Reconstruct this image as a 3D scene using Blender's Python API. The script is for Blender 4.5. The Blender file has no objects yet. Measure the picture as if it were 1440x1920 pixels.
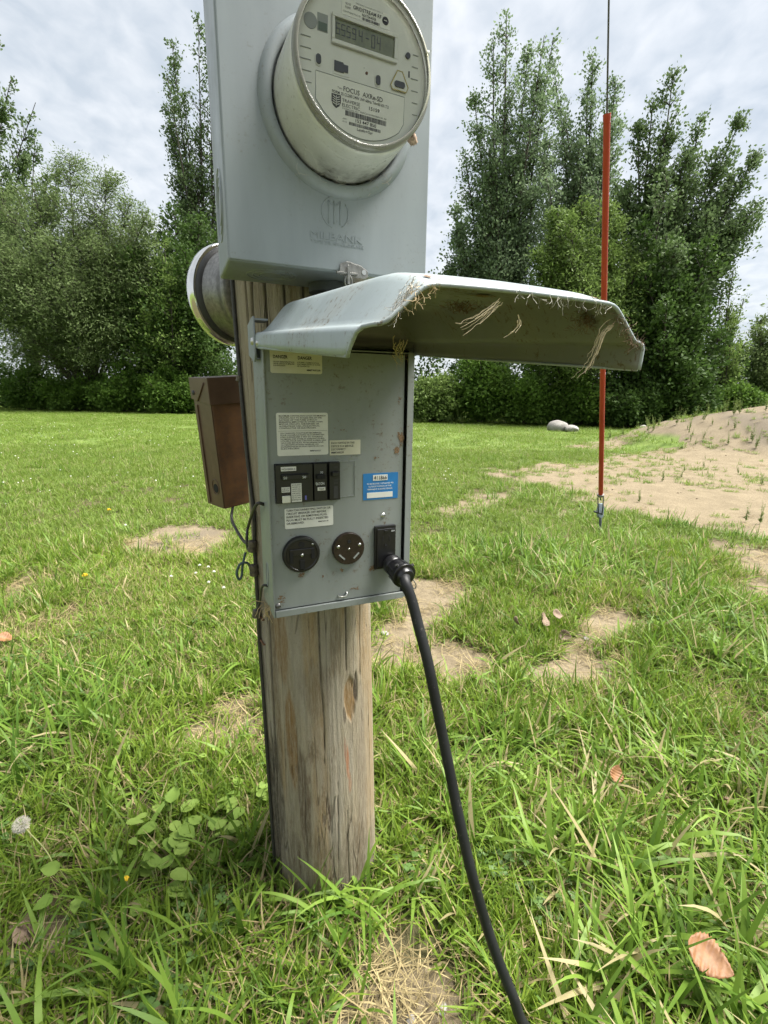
import bpy, bmesh, math, random
import numpy as np
from mathutils import Vector, Matrix

rng = np.random.default_rng(7)
random.seed(7)
R_ = math.radians
scene = bpy.context.scene
COL = scene.collection

# ------------------------------------------------------------------ camera
H = 1.08
_dn = np.array([-48., 3806., 914.]); _dn /= np.linalg.norm(_dn)
_up = -_dn
_Y = np.array([0, 0, 1.]) - _up[2] * _up; _Y /= np.linalg.norm(_Y)
_X = np.cross(_Y, _up)
RW = np.array([_X, _Y, _up])                       # camera (x right, y down, z forward) -> world
cam_d = bpy.data.cameras.new('camera')
cam = bpy.data.objects.new('camera', cam_d); COL.objects.link(cam)
cx_, cy_, cz_ = RW @ np.array([1, 0, 0.]), RW @ np.array([0, -1, 0.]), RW @ np.array([0, 0, -1.])
cam.matrix_world = Matrix(((cx_[0], cy_[0], cz_[0], 0), (cx_[1], cy_[1], cz_[1], 0), (cx_[2], cy_[2], cz_[2], H), (0, 0, 0, 1)))
cam_d.sensor_fit = 'VERTICAL'; cam_d.sensor_height = 36.0; cam_d.lens = 36.0 * 914 / 1920
cam_d.clip_start = 0.02; cam_d.clip_end = 3000
scene.camera = cam

# ------------------------------------------------------------------ light and exposure
SUN_EL, SUN_AZ = 62, 80            # azimuth clockwise from straight ahead (+Y)
w = bpy.data.worlds.new('World'); scene.world = w; w.use_nodes = True
nt = w.node_tree; nt.nodes.clear()
def wn(t, **k):
    n = nt.nodes.new(t)
    for a, b in k.items(): setattr(n, a, b)
    return n
sky = wn('ShaderNodeTexSky', sky_type='NISHITA', sun_disc=False, sun_elevation=R_(SUN_EL), sun_rotation=R_(SUN_AZ))
sky.air_density = 1.0; sky.dust_density = 2.5; sky.ozone_density = 1.0
tc = wn('ShaderNodeTexCoord'); sep = wn('ShaderNodeSeparateXYZ'); nt.links.new(tc.outputs['Generated'], sep.inputs[0])
zz = wn('ShaderNodeMath', operation='ABSOLUTE'); nt.links.new(sep.outputs[2], zz.inputs[0])
z2 = wn('ShaderNodeMath', operation='ADD'); z2.inputs[1].default_value = 0.22; nt.links.new(zz.outputs[0], z2.inputs[0])
dx = wn('ShaderNodeMath', operation='DIVIDE'); nt.links.new(sep.outputs[0], dx.inputs[0]); nt.links.new(z2.outputs[0], dx.inputs[1])
dy = wn('ShaderNodeMath', operation='DIVIDE'); nt.links.new(sep.outputs[1], dy.inputs[0]); nt.links.new(z2.outputs[0], dy.inputs[1])
cmb = wn('ShaderNodeCombineXYZ'); nt.links.new(dx.outputs[0], cmb.inputs[0]); nt.links.new(dy.outputs[0], cmb.inputs[1])
mp = wn('ShaderNodeMapping'); mp.inputs['Rotation'].default_value = (0, 0, R_(35)); mp.inputs['Scale'].default_value = (1.0, 0.8, 1); nt.links.new(cmb.outputs[0], mp.inputs[0])
n1 = wn('ShaderNodeTexNoise'); n1.inputs['Scale'].default_value = 13.0; n1.inputs['Detail'].default_value = 5; n1.inputs['Roughness'].default_value = 0.5; n1.inputs['Distortion'].default_value = 0.3
nt.links.new(mp.outputs[0], n1.inputs['Vector'])
n2 = wn('ShaderNodeTexNoise'); n2.inputs['Scale'].default_value = 1.3; n2.inputs['Detail'].default_value = 4; nt.links.new(cmb.outputs[0], n2.inputs['Vector'])
r1 = wn('ShaderNodeMapRange'); r1.inputs[1].default_value = 0.32; r1.inputs[2].default_value = 0.68; nt.links.new(n1.outputs[0], r1.inputs[0])
r2 = wn('ShaderNodeMapRange'); r2.inputs[1].default_value = 0.3; r2.inputs[2].default_value = 0.7; nt.links.new(n2.outputs[0], r2.inputs[0])
mm = wn('ShaderNodeMath', operation='MULTIPLY_ADD'); mm.inputs[1].default_value = 0.5; nt.links.new(r1.outputs[0], mm.inputs[0])
m3 = wn('ShaderNodeMath', operation='MULTIPLY'); m3.inputs[1].default_value = 0.5; nt.links.new(r2.outputs[0], m3.inputs[0]); nt.links.new(m3.outputs[0], mm.inputs[2])
CLOUD_LO, CLOUD_HI = (2.7, 3.05, 3.4, 1), (4.75, 4.85, 4.95, 1)
cr = wn('ShaderNodeMix', data_type='RGBA'); nt.links.new(mm.outputs[0], cr.inputs[0]); cr.inputs[6].default_value = CLOUD_LO; cr.inputs[7].default_value = CLOUD_HI
mxs = wn('ShaderNodeMix', data_type='RGBA'); mxs.inputs[0].default_value = 0.88; nt.links.new(sky.outputs[0], mxs.inputs[6]); nt.links.new(cr.outputs[2], mxs.inputs[7])
bg = wn('ShaderNodeBackground'); bg.inputs['Strength'].default_value = 0.052; nt.links.new(mxs.outputs[2], bg.inputs['Color'])
wo = wn('ShaderNodeOutputWorld'); nt.links.new(bg.outputs[0], wo.inputs[0])

sun_d = bpy.data.lights.new('sun', 'SUN'); sun_d.energy = 3.1; sun_d.angle = R_(36); sun_d.color = (1, 0.965, 0.91)
sun = bpy.data.objects.new('sun', sun_d); COL.objects.link(sun)
_sd = Vector((math.sin(R_(SUN_AZ)) * math.cos(R_(SUN_EL)), math.cos(R_(SUN_AZ)) * math.cos(R_(SUN_EL)), math.sin(R_(SUN_EL))))
sun.rotation_euler = _sd.to_track_quat('Z', 'Y').to_euler(); sun.location = _sd * 40
vs = scene.view_settings
scene.display_settings.display_device = 'sRGB'
vs.view_transform = 'Standard'; vs.look = 'None'; vs.gamma = 1; vs.use_curve_mapping = False
vs.exposure = 2.12
scene.cycles.max_bounces = 4; scene.cycles.diffuse_bounces = 2; scene.cycles.glossy_bounces = 2; scene.cycles.transmission_bounces = 4; scene.cycles.transparent_max_bounces = 8
scene.cycles.use_adaptive_sampling = True; scene.cycles.adaptive_threshold = 0.02; scene.cycles.caustics_reflective = False; scene.cycles.caustics_refractive = False
scene.cycles.use_denoising = True

# ------------------------------------------------------------------ helpers
A_ = R_(23.189)
UV = np.array([math.cos(A_), math.sin(A_), 0]); NV = np.array([math.sin(A_), -math.cos(A_), 0])   # along the boxes' fronts, and out of them
def ray(x, y): return RW @ np.array([(x - 720) / 914., (y - 960) / 914., 1.])
def gnd(x, y, z=0.0):
    d = ray(x, y); t = (z - H) / d[2]; return np.array([d[0] * t, d[1] * t, z])
def at(x, y, Y):
    d = ray(x, y); t = Y / d[1]; return np.array([d[0] * t, Y, H + d[2] * t])
def W3(u, n, z): p = UV * u + NV * n; return np.array([p[0], p[1], z])

def vnoise(x, y, seed=0):
    x = np.asarray(x, float); y = np.asarray(y, float)
    def h(i, j):
        k = (i.astype(np.int64) * 374761393 + j.astype(np.int64) * 668265263 + seed * 1442695041) & 0x7fffffff
        k = ((k ^ (k >> 13)) * 1274126177) & 0x7fffffff
        return ((k ^ (k >> 16)) & 0xffff) / 65535.0
    xi, yi = np.floor(x), np.floor(y); fx, fy = x - xi, y - yi
    fx = fx * fx * (3 - 2 * fx); fy = fy * fy * (3 - 2 * fy)
    a, b, c, d = h(xi, yi), h(xi + 1, yi), h(xi, yi + 1), h(xi + 1, yi + 1)
    return (a * (1 - fx) + b * fx) * (1 - fy) + (c * (1 - fx) + d * fx) * fy
def fbm(x, y, seed=0, o=4):
    s, a, t = 0, 0.5, 0
    for k in range(o): s = s + a * vnoise(x * 2 ** k, y * 2 ** k, seed + k * 17); t += a; a *= 0.5
    return s / t
def smooth(e0, e1, x): t = np.clip((x - e0) / (e1 - e0), 0, 1); return t * t * (3 - 2 * t)

# materials -----------------------------------------------------------
class NT:
    def __init__(s, name):
        s.m = bpy.data.materials.new(name); s.m.use_nodes = True; s.t = s.m.node_tree
        s.p = s.t.nodes['Principled BSDF']; s.o = s.t.nodes['Material Output']
    def n(s, t, **k):
        x = s.t.nodes.new(t)
        for a, b in k.items(): setattr(x, a, b)
        return x
    def l(s, a, b): s.t.links.new(a, b)
    def noise(s, scale, detail=4, rough=0.55, vec=None, dist=0):
        x = s.n('ShaderNodeTexNoise'); x.inputs['Scale'].default_value = scale; x.inputs['Detail'].default_value = detail
        x.inputs['Roughness'].default_value = rough; x.inputs['Distortion'].default_value = dist
        if vec is not None: s.l(vec, x.inputs['Vector'])
        return x.outputs[0]
    def obj(s): return s.n('ShaderNodeTexCoord').outputs['Object']
    def pos(s): return s.n('ShaderNodeNewGeometry').outputs['Position']
    def map(s, vec, scale): x = s.n('ShaderNodeMapping'); x.inputs['Scale'].default_value = scale; s.l(vec, x.inputs[0]); return x.outputs[0]
    def rng(s, v, a, b, c=0., d=1.):
        x = s.n('ShaderNodeMapRange'); s.l(v, x.inputs[0])
        for i, q in enumerate((a, b, c, d)): x.inputs[i + 1].default_value = q
        return x.outputs[0]
    def mix(s, fac, a, b):
        x = s.n('ShaderNodeMix', data_type='RGBA')
        for i, q in ((0, fac), (6, a), (7, b)):
            if isinstance(q, (int, float)): x.inputs[i].default_value = q
            elif isinstance(q, tuple): x.inputs[i].default_value = q + (1,) if len(q) == 3 else q
            else: s.l(q, x.inputs[i])
        return x.outputs[2]
    def math(s, op, a, b=0.0):
        x = s.n('ShaderNodeMath', operation=op)
        for i, q in ((0, a), (1, b)):
            if isinstance(q, (int, float)): x.inputs[i].default_value = q
            else: s.l(q, x.inputs[i])
        return x.outputs[0]
    def attr(s, name): x = s.n('ShaderNodeAttribute'); x.attribute_name = name; return x
    def bump(s, h, strength=0.2, dist=0.002):
        b = s.n('ShaderNodeBump'); b.inputs['Strength'].default_value = strength; b.inputs['Distance'].default_value = dist
        s.l(h, b.inputs['Height']); s.l(b.outputs[0], s.p.inputs['Normal'])
    def base(s, c):
        if isinstance(c, tuple): s.p.inputs['Base Color'].default_value = c + (1,)
        else: s.l(c, s.p.inputs['Base Color'])
    def set(s, rough=None, metal=None, spec=None):
        if rough is not None:
            if isinstance(rough, (int, float)): s.p.inputs['Roughness'].default_value = rough
            else: s.l(rough, s.p.inputs['Roughness'])
        if metal is not None: s.p.inputs['Metallic'].default_value = metal
        if spec is not None: s.p.inputs['Specular IOR Level'].default_value = spec
        return s
M = {}
def plain(name, c, rough=0.5, metal=0.0, spec=0.5, var=0.12, scale=60, bump=0.0):
    t = NT(name); v = t.obj()
    n = t.noise(scale, 4, 0.6, v)
    t.base(t.mix(t.rng(n, 0.3, 0.7), tuple(q * (1 - var) for q in c), tuple(min(1, q * (1 + var)) for q in c)))
    t.set(rough, metal, spec)
    if bump: t.bump(n, bump, 0.001)
    M[name] = t.m; return t.m
def painted(name, c, dirt=0.35, rough=0.38):
    """baked grey enamel: fine orange peel, faint water marks, specks of dirt"""
    t = NT(name); v = t.obj()
    streak = t.noise(14, 5, 0.6, t.map(v, (1, 1, 0.18)))
    blot = t.noise(9, 5, 0.65, v); fine = t.noise(420, 2, 0.5, v)
    c1 = t.mix(t.rng(streak, 0.35, 0.7), tuple(q * 0.90 for q in c), tuple(q * 1.08 for q in c))
    sp = t.noise(140, 3, 0.75, v)
    dm = t.math('MULTIPLY', t.rng(sp, 0.56, 0.70), t.rng(blot, 0.46, 0.60))
    c2 = t.mix(t.math('MULTIPLY', dm, dirt * 2), c1, (0.10, 0.075, 0.045))
    c3 = t.mix(t.math('MULTIPLY', t.rng(blot, 0.52, 0.75), dirt * 0.45), c2, (0.22, 0.19, 0.13))
    t.base(c3); t.set(t.rng(blot, 0.3, 0.7, rough - 0.08, rough + 0.16)); t.bump(fine, 0.06, 0.0006)
    M[name] = t.m; return t.m
painted('box_paint', (0.228, 0.255, 0.266), 0.22, 0.36)
painted('box_paint_lower', (0.212, 0.233, 0.223), 0.50, 0.45)
painted('lid_paint', (0.30, 0.345, 0.352), 0.75, 0.34)
painted('dirty_shaded_paint', (0.175, 0.178, 0.155), 1.0, 0.6)  # hood's inside: real dirt, plus shade painted in as a darker base colour
plain('black_plastic', (0.007, 0.007, 0.008), 0.32, var=0.4, scale=90)
plain('black_slot', (0.003, 0.003, 0.003), 0.8)
plain('brown_black', (0.018, 0.012, 0.009), 0.25, var=0.5, scale=60)
plain('label_white', (0.62, 0.62, 0.58), 0.5, var=0.07, scale=30)
plain('label_cream', (0.55, 0.53, 0.43), 0.5, var=0.08, scale=30)
plain('label_blue', (0.015, 0.16, 0.42), 0.4, var=0.12, scale=50)
plain('ink', (0.006, 0.006, 0.007), 0.7)
plain('ink_soft', (0.09, 0.09, 0.088), 0.7)
plain('ink_white', (0.55, 0.57, 0.58), 0.5)
plain('ink_grey', (0.05, 0.05, 0.052), 0.6)
plain('galvanised', (0.22, 0.215, 0.20), 0.42, 0.85, var=0.3, scale=120, bump=0.1)
plain('zinc_screw', (0.55, 0.55, 0.52), 0.3, 0.9)
plain('rusty', (0.16, 0.085, 0.045), 0.75, 0.2, var=0.5, scale=140, bump=0.3)
plain('chrome', (0.72, 0.71, 0.68), 0.13, 1.0, var=0.06)
plain('rubber_dark', (0.03, 0.03, 0.03), 0.6, var=0.3)
plain('wire_dark', (0.035, 0.032, 0.028), 0.55, var=0.4, scale=200, bump=0.2)
plain('wire_green', (0.05, 0.085, 0.085), 0.55, var=0.3, scale=200)
plain('connector', (0.12, 0.105, 0.08), 0.5, 0.6, var=0.35, scale=200, bump=0.3)
plain('conduit', (0.055, 0.06, 0.065), 0.6, 0.3, var=0.3)
plain('steel_strand', (0.10, 0.095, 0.10), 0.5, 0.6, var=0.4, scale=300)
plain('anchor_steel', (0.07, 0.078, 0.085), 0.5, 0.6, var=0.3)
plain('clamp_steel', (0.23, 0.27, 0.30), 0.45, 0.6, var=0.25)
plain('gasket', (0.02, 0.021, 0.022), 0.7)
plain('meter_grey_part', (0.27, 0.29, 0.28), 0.5, var=0.05)
plain('meter_dark', (0.025, 0.03, 0.032), 0.35)
plain('lcd_green_part', (0.07, 0.11, 0.07), 0.4)
plain('yellow_plastic', (0.50, 0.42, 0.17), 0.4)
plain('face_white', (0.70, 0.71, 0.67), 0.45, var=0.04)
plain('face_label', (0.78, 0.785, 0.73), 0.5, var=0.04)
plain('cocoon', (0.42, 0.30, 0.22), 0.9, var=0.5, scale=300, bump=0.6)
plain('blue_led', (0.12, 0.12, 0.45), 0.3)
plain('cream_plastic', (0.60, 0.60, 0.52), 0.4)

def m_cord():
    t = NT('cord_rubber'); v = t.obj()
    n = t.noise(160, 4, 0.7, v); b = t.noise(12, 4, 0.6, v)
    c = t.mix(t.rng(b, 0.4, 0.7), (0.009, 0.0095, 0.0105), (0.017, 0.018, 0.019))
    t.base(t.mix(t.math('MULTIPLY', t.rng(n, 0.62, 0.72), 0.7), c, (0.08, 0.075, 0.065))); t.set(t.rng(b, 0.3, 0.7, 0.42, 0.6), spec=0.35); t.bump(n, 0.08, 0.0008); M['cord_rubber'] = t.m
m_cord()
def m_red():
    t = NT('guard_red'); v = t.obj()
    n = t.noise(9, 4, 0.6, t.map(v, (1, 1, 0.25))); s = t.noise(80, 3, 0.6, t.map(v, (1, 1, 0.1)))
    c = t.mix(t.rng(n, 0.35, 0.7), (0.36, 0.030, 0.018), (0.52, 0.060, 0.034)); c = t.mix(t.rng(s, 0.55, 0.75, 0, 0.5), c, (0.60, 0.13, 0.085))
    t.base(c); t.set(0.42); M['guard_red'] = t.m
m_red()
def m_brown():
    t = NT('brown_enamel'); v = t.obj()
    n = t.noise(22, 5, 0.65, v); s = t.noise(60, 4, 0.6, t.map(v, (1, 1, 0.15)))
    c = t.mix(t.rng(n, 0.35, 0.7), (0.075, 0.042, 0.026), (0.115, 0.068, 0.042)); c = t.mix(t.rng(s, 0.6, 0.75, 0, 0.6), c, (0.16, 0.10, 0.065))
    t.base(c); t.set(0.42); M['brown_enamel'] = t.m
    t = NT('brown_rusted'); v = t.obj()
    n = t.noise(14, 6, 0.7, v); f = t.noise(110, 4, 0.6, v)
    c = t.mix(t.rng(n, 0.38, 0.62), (0.075, 0.042, 0.026), (0.165, 0.078, 0.030)); c = t.mix(t.rng(f, 0.5, 0.75, 0, 0.5), c, (0.12, 0.05, 0.02))
    t.base(c); t.set(t.rng(n, 0.35, 0.65, 0.35, 0.65)); t.bump(f, 0.1, 0.001); M['brown_rusted'] = t.m
m_brown()
def m_meterbody():
    t = NT('meter_shell'); v = t.obj()
    n = t.noise(30, 5, 0.65, v); low = t.n('ShaderNodeSeparateXYZ'); t.l(v, low.inputs[0])
    # grime and old spider webs caught on the lower rear of the can
    g = t.math('MULTIPLY', t.rng(low.outputs[2], -0.045, -0.082), t.rng(low.outputs[1], -0.066, -0.012))
    g = t.math('MULTIPLY', g, t.rng(n, 0.36, 0.60))
    f = t.noise(170, 3, 0.7, v)
    c = t.mix(t.rng(n, 0.3, 0.7), (0.44, 0.44, 0.395), (0.54, 0.54, 0.485))
    c = t.mix(t.math('MULTIPLY', t.rng(f, 0.60, 0.68), 0.4), c, (0.2, 0.16, 0.1))
    t.base(t.mix(g, c, (0.03, 0.026, 0.02))); t.set(t.math('ADD', t.math('MULTIPLY', g, 0.45), 0.27)); M['meter_shell'] = t.m
m_meterbody()
def m_glass():
    t = NT('clear_cover'); t.t.nodes.remove(t.p)
    tr = t.n('ShaderNodeBsdfTransparent'); tr.inputs[0].default_value = (0.96, 0.955, 0.93, 1)
    gl = t.n('ShaderNodeBsdfGlossy'); gl.inputs['Roughness'].default_value = 0.06; gl.inputs[0].default_value = (0.95, 0.95, 0.95, 1)
    fr = t.n('ShaderNodeFresnel'); fr.inputs[0].default_value = 1.25
    mx = t.n('ShaderNodeMixShader'); t.l(fr.outputs[0], mx.inputs[0]); t.l(tr.outputs[0], mx.inputs[1]); t.l(gl.outputs[0], mx.inputs[2])
    t.l(mx.outputs[0], t.o.inputs[0]); M['clear_cover'] = t.m
    t = NT('clear_rim'); t.base((0.70, 0.69, 0.58)); t.set(0.10); t.p.inputs['Transmission Weight'].default_value = 0.75; t.p.inputs['IOR'].default_value = 1.4; M['clear_rim'] = t.m
m_glass()
def m_lcd():
    t = NT('lcd'); v = t.obj(); n = t.noise(45, 4, 0.6, v)
    t.base(t.mix(t.rng(n, 0.35, 0.65), (0.10, 0.125, 0.06), (0.17, 0.19, 0.10))); t.set(0.2); M['lcd'] = t.m
m_lcd()

# geometry builder ------------------------------------------------------
class B:
    def __init__(s): s.bm = bmesh.new()
    def box(s, x0, x1, y0, y1, z0, z1):
        v = [s.bm.verts.new(p) for p in ((x0, y0, z0), (x1, y0, z0), (x1, y1, z0), (x0, y1, z0), (x0, y0, z1), (x1, y0, z1), (x1, y1, z1), (x0, y1, z1))]
        for f in ((3, 2, 1, 0), (4, 5, 6, 7), (0, 1, 5, 4), (1, 2, 6, 5), (2, 3, 7, 6), (3, 0, 4, 7)): s.bm.faces.new([v[i] for i in f])
        return s
    def prism(s, pts, axis, a, b):
        """extrude a 2D outline; axis 'y': pts are (x,z); 'x': (y,z); 'z': (x,y)"""
        def P(p, q): return {'y': (p[0], q, p[1]), 'x': (q, p[0], p[1]), 'z': (p[0], p[1], q)}[axis]
        v0 = [s.bm.verts.new(P(p, a)) for p in pts]; v1 = [s.bm.verts.new(P(p, b)) for p in pts]; n = len(pts)
        s.bm.faces.new(v0); s.bm.faces.new(v1[::-1])
        for i in range(n): s.bm.faces.new((v0[i], v1[i], v1[(i + 1) % n], v0[(i + 1) % n]))
        return s
    def tube(s, pts, r, seg=10, cap=True, closed=False):
        pts = [Vector(p) for p in pts]; n = len(pts); rr = r if isinstance(r, (list, tuple, np.ndarray)) else [r] * n
        rings = []; prev = None
        for i, p in enumerate(pts):
            t = (pts[(i + 1) % n] - pts[i - 1]) if closed else (pts[min(i + 1, n - 1)] - pts[max(i - 1, 0)])
            t.normalize()
            if prev is None:
                a = t.orthogonal().normalized()
            else:
                a = prev - t * prev.dot(t)
                a = a.normalized() if a.length > 1e-6 else t.orthogonal().normalized()
            prev = a; b = t.cross(a)
            rings.append([s.bm.verts.new(p + (a * math.cos(k * 2 * math.pi / seg) + b * math.sin(k * 2 * math.pi / seg)) * rr[i]) for k in range(seg)])
        for i in range(n if closed else n - 1):
            q0, q1 = rings[i], rings[(i + 1) % n]
            for k in range(seg): s.bm.faces.new((q0[k], q0[(k + 1) % seg], q1[(k + 1) % seg], q1[k]))
        if cap and not closed:
            s.bm.faces.new(rings[0][::-1]); s.bm.faces.new(rings[-1])
        return s
    def lathe(s, prof, seg=48, c=(0, 0, 0), axis='y', close=False):
        """prof: (radius, position along axis). axis y points backwards (away from the viewer)"""
        rings = []
        for r, h in prof:
            ring = []
            for k in range(seg):
                a = 2 * math.pi * k / seg; ca, sa = math.cos(a) * r, math.sin(a) * r
                p = {'y': (ca, h, sa), 'x': (h, ca, sa), 'z': (ca, sa, h)}[axis]
                ring.append(s.bm.verts.new((p[0] + c[0], p[1] + c[1], p[2] + c[2])))
            rings.append(ring)
        for i in range(len(rings) - 1):
            for k in range(seg): s.bm.faces.new((rings[i][k], rings[i][(k + 1) % seg], rings[i + 1][(k + 1) % seg], rings[i + 1][k]))
        if close:
            s.bm.faces.new(rings[0]); s.bm.faces.new(rings[-1][::-1])
        return s
    def build(s, name, mat, parent=None, bevel=0.0, smooth=False, seg=2, loc=None, rot=None):
        bm = s.bm
        bmesh.ops.recalc_face_normals(bm, faces=bm.faces[:])
        if bevel:
            ed = [e for e in bm.edges if len(e.link_faces) == 2 and e.calc_face_angle(0) > 0.5]
            bmesh.ops.bevel(bm, geom=ed, offset=bevel, segments=seg, profile=0.5, affect='EDGES', clamp_overlap=True)
        me = bpy.data.meshes.new(name); bm.to_mesh(me); bm.free()
        return link(name, me, mat, parent, smooth, loc, rot)
def link(name, me, mat, parent=None, smooth=False, loc=None, rot=None):
    if mat is not None: me.materials.append(M[mat] if isinstance(mat, str) else mat)
    if smooth:
        me.polygons.foreach_set('use_smooth', np.ones(len(me.polygons), bool))
        if smooth != 'all': me.set_sharp_from_angle(angle=R_(35))
    o = bpy.data.objects.new(name, me); COL.objects.link(o)
    if parent is not None: o.parent = parent
    if loc is not None: o.location = loc
    if rot is not None: o.rotation_euler = rot
    return o
def np_mesh(name, V, F, mat, parent=None, smooth=False, cols=None):
    """V (n,3), F (m,k) with k = 3 or 4; cols: dict of per-vertex float or rgb attributes"""
    me = bpy.data.meshes.new(name); k = F.shape[1]; m = len(F)
    me.vertices.add(len(V)); me.vertices.foreach_set('co', np.ascontiguousarray(V, np.float32).ravel())
    me.loops.add(m * k); me.loops.foreach_set('vertex_index', np.ascontiguousarray(F, np.int32).ravel())
    me.polygons.add(m); me.polygons.foreach_set('loop_start', np.arange(0, m * k, k, dtype=np.int32))
    me.update(calc_edges=True)
    for nm, c in (cols or {}).items():
        c = np.asarray(c, np.float32)
        if c.ndim == 1: a = me.attributes.new(nm, 'FLOAT', 'POINT'); a.data.foreach_set('value', c)
        else:
            a = me.attributes.new(nm, 'FLOAT_COLOR', 'POINT'); a.data.foreach_set('color', np.concatenate([c, np.ones((len(c), 1), np.float32)], 1).ravel())
    return link(name, me, mat, parent, 'all' if smooth else False)
def thing(name, label, cat, loc=(0, 0, 0), rot=(0, 0, 0), group=None):
    o = bpy.data.objects.new(name, None); COL.objects.link(o); o.location = loc; o.rotation_euler = rot; o.empty_display_size = 0.1
    return tag(o, label, cat, group)
def tag(o, label=None, cat=None, group=None, kind=None):
    if label: o['label'] = label
    if cat: o['category'] = cat
    if group: o['group'] = group
    if kind: o['kind'] = kind
    return o
def text(body, x0, x1, zb, cap, y, mat, parent, bold=0.0, rot=0.0, name='lettering', c=(0, 0)):
    """one flat line of print facing -y; fitted between x0 and x1, baseline zb, capital height cap"""
    cu = bpy.data.curves.new(name, 'FONT'); cu.body = body; cu.size = 1.0; cu.resolution_u = 2; cu.offset = bold
    tmp = bpy.data.objects.new('tmp_print', cu); me = bpy.data.meshes.new_from_object(tmp); bpy.data.objects.remove(tmp)
    n = len(me.vertices); co = np.zeros(n * 3, np.float32); me.vertices.foreach_get('co', co); co = co.reshape(-1, 3)
    if x1 is None: sx = cap / 0.69
    else: sx = (x1 - x0) / (co[:, 0].max() - co[:, 0].min())
    X = x0 + (co[:, 0] - co[:, 0].min()) * sx; Z = zb + co[:, 1] * cap / 0.69
    if rot:
        cr_, sr_ = math.cos(rot), math.sin(rot); X, Z = c[0] + (X - c[0]) * cr_ - (Z - c[1]) * sr_, c[1] + (X - c[0]) * sr_ + (Z - c[1]) * cr_
    co = np.stack([X, np.full(n, y), Z], 1); me.vertices.foreach_set('co', co.astype(np.float32).ravel()); me.materials.clear(); me.update()
    return link(name, me, mat, parent)
def rrect(x0, x1, z0, z1, r, k=4):
    p = []
    for cx, cz, a0 in ((x1 - r, z1 - r, 0), (x0 + r, z1 - r, 90), (x0 + r, z0 + r, 180), (x1 - r, z0 + r, 270)):
        for i in range(k + 1): a = R_(a0 + 90 * i / k); p.append((cx + r * math.cos(a), cz + r * math.sin(a)))
    return p
def catmull(P, m=8):
    P = [np.asarray(p, float) for p in P]; P = [2 * P[0] - P[1]] + P + [2 * P[-1] - P[-2]]; out = []
    for i in range(1, len(P) - 2):
        for k in range(m):
            t = k / m; a, b, c, d = P[i - 1:i + 3]
            out.append(0.5 * (2 * b + (c - a) * t + (2 * a - 5 * b + 4 * c - d) * t * t + (3 * b - a - 3 * c + d) * t ** 3))
    out.append(P[-2]); return out

# ------------------------------------------------------------------ ground
def poly_world(px): return np.array([gnd(*p)[:2] for p in px])
def sdist(P, poly):
    """signed distance to a polygon (positive inside)"""
    x, y = P[:, 0], P[:, 1]; n = len(poly); ins = np.zeros(len(P), bool); dm = np.full(len(P), 1e9)
    for i in range(n):
        a, b = poly[i], poly[(i + 1) % n]
        e = b - a; wv = P - a; t = np.clip((wv @ e) / (e @ e), 0, 1); dm = np.minimum(dm, np.hypot(*(wv - t[:, None] * e).T))
        c = ((a[1] > y) != (b[1] > y)); xs = (b[0] - a[0]) * (y - a[1]) / (b[1] - a[1] + 1e-12) + a[0]
        ins ^= c & (x < xs)
    return np.where(ins, dm, -dm)
BARE = [  # outline in ground coordinates, edge softness (m), strength
    (poly_world([(690, 1160), (775, 1085), (868, 1085), (885, 1110), (830, 1135), (815, 1190), (860, 1228), (960, 1222), (950, 1275), (850, 1285), (760, 1262), (690, 1235)]), 0.10, 1.0),
    (poly_world([(985, 1262), (1030, 1232), (1085, 1205), (1100, 1158), (1165, 1150), (1195, 1180), (1140, 1205), (1155, 1240), (1130, 1272), (1050, 1282)]), 0.09, 1.0),
    (poly_world([(900, 888), (1010, 872), (1130, 866), (1150, 850), (1440, 842), (1700, 850), (1800, 1150), (1440, 1105), (1390, 1075), (1375, 1015), (1300, 985), (1205, 962), (1110, 948), (1075, 925), (985, 905)]), 0.35, 1.0),
    (poly_world([(258, 1022), (300, 992), (380, 987), (435, 995), (432, 1020), (395, 1045), (330, 1048), (268, 1042)]), 0.09, 0.95),
    (poly_world([(365, 1370), (420, 1320), (500, 1300), (510, 1390), (440, 1430), (385, 1425)]), 0.06, 0.75),
    (poly_world([(1060, 835), (1100, 830), (1170, 828), (1165, 840), (1085, 843)]), 0.3, 0.9),
    (poly_world([(540, 1690), (720, 1640), (770, 1700), (860, 1830), (880, 1960), (600, 1960), (560, 1800), (500, 1760)]), 0.10, 0.42),
    (poly_world([(720, 1830), (800, 1800), (850, 1860), (850, 1960), (740, 1960), (690, 1900)]), 0.06, 0.9),
    (poly_world([(0, 1100), (60, 1070), (120, 1085), (70, 1110), (0, 1125)]), 0.08, 0.7),
    (poly_world([(820, 960), (880, 930), (960, 925), (900, 950), (850, 975)]), 0.15, 0.7),
    (poly_world([(1040, 955), (1095, 950), (1090, 968), (1045, 970)]), 0.08, 0.8),
    (poly_world([(-40, 1780), (20, 1735), (110, 1735), (120, 1775), (40, 1800)]), 0.05, 0.75),
]
def bare_mask(P):
    P = np.asarray(P); out = np.zeros(len(P))
    wob = (fbm(P[:, 0] * 3.1, P[:, 1] * 3.1, 5, 3) - 0.5)
    for poly, soft, st in BARE:
        lo, hi = poly.min(0) - soft * 3, poly.max(0) + soft * 3
        k = np.where((P > lo).all(1) & (P < hi).all(1))[0]
        if len(k): out[k] = np.maximum(out[k], st * smooth(-soft * .6, soft * .6, sdist(P[k], poly) + .25 * soft + wob[k] * soft * 3.2 + .6 * soft * (vnoise(P[k, 0] * 11, P[k, 1] * 11, 6) - .5)))
    return out
MOUND = np.array([9.9, 11.4])
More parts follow.
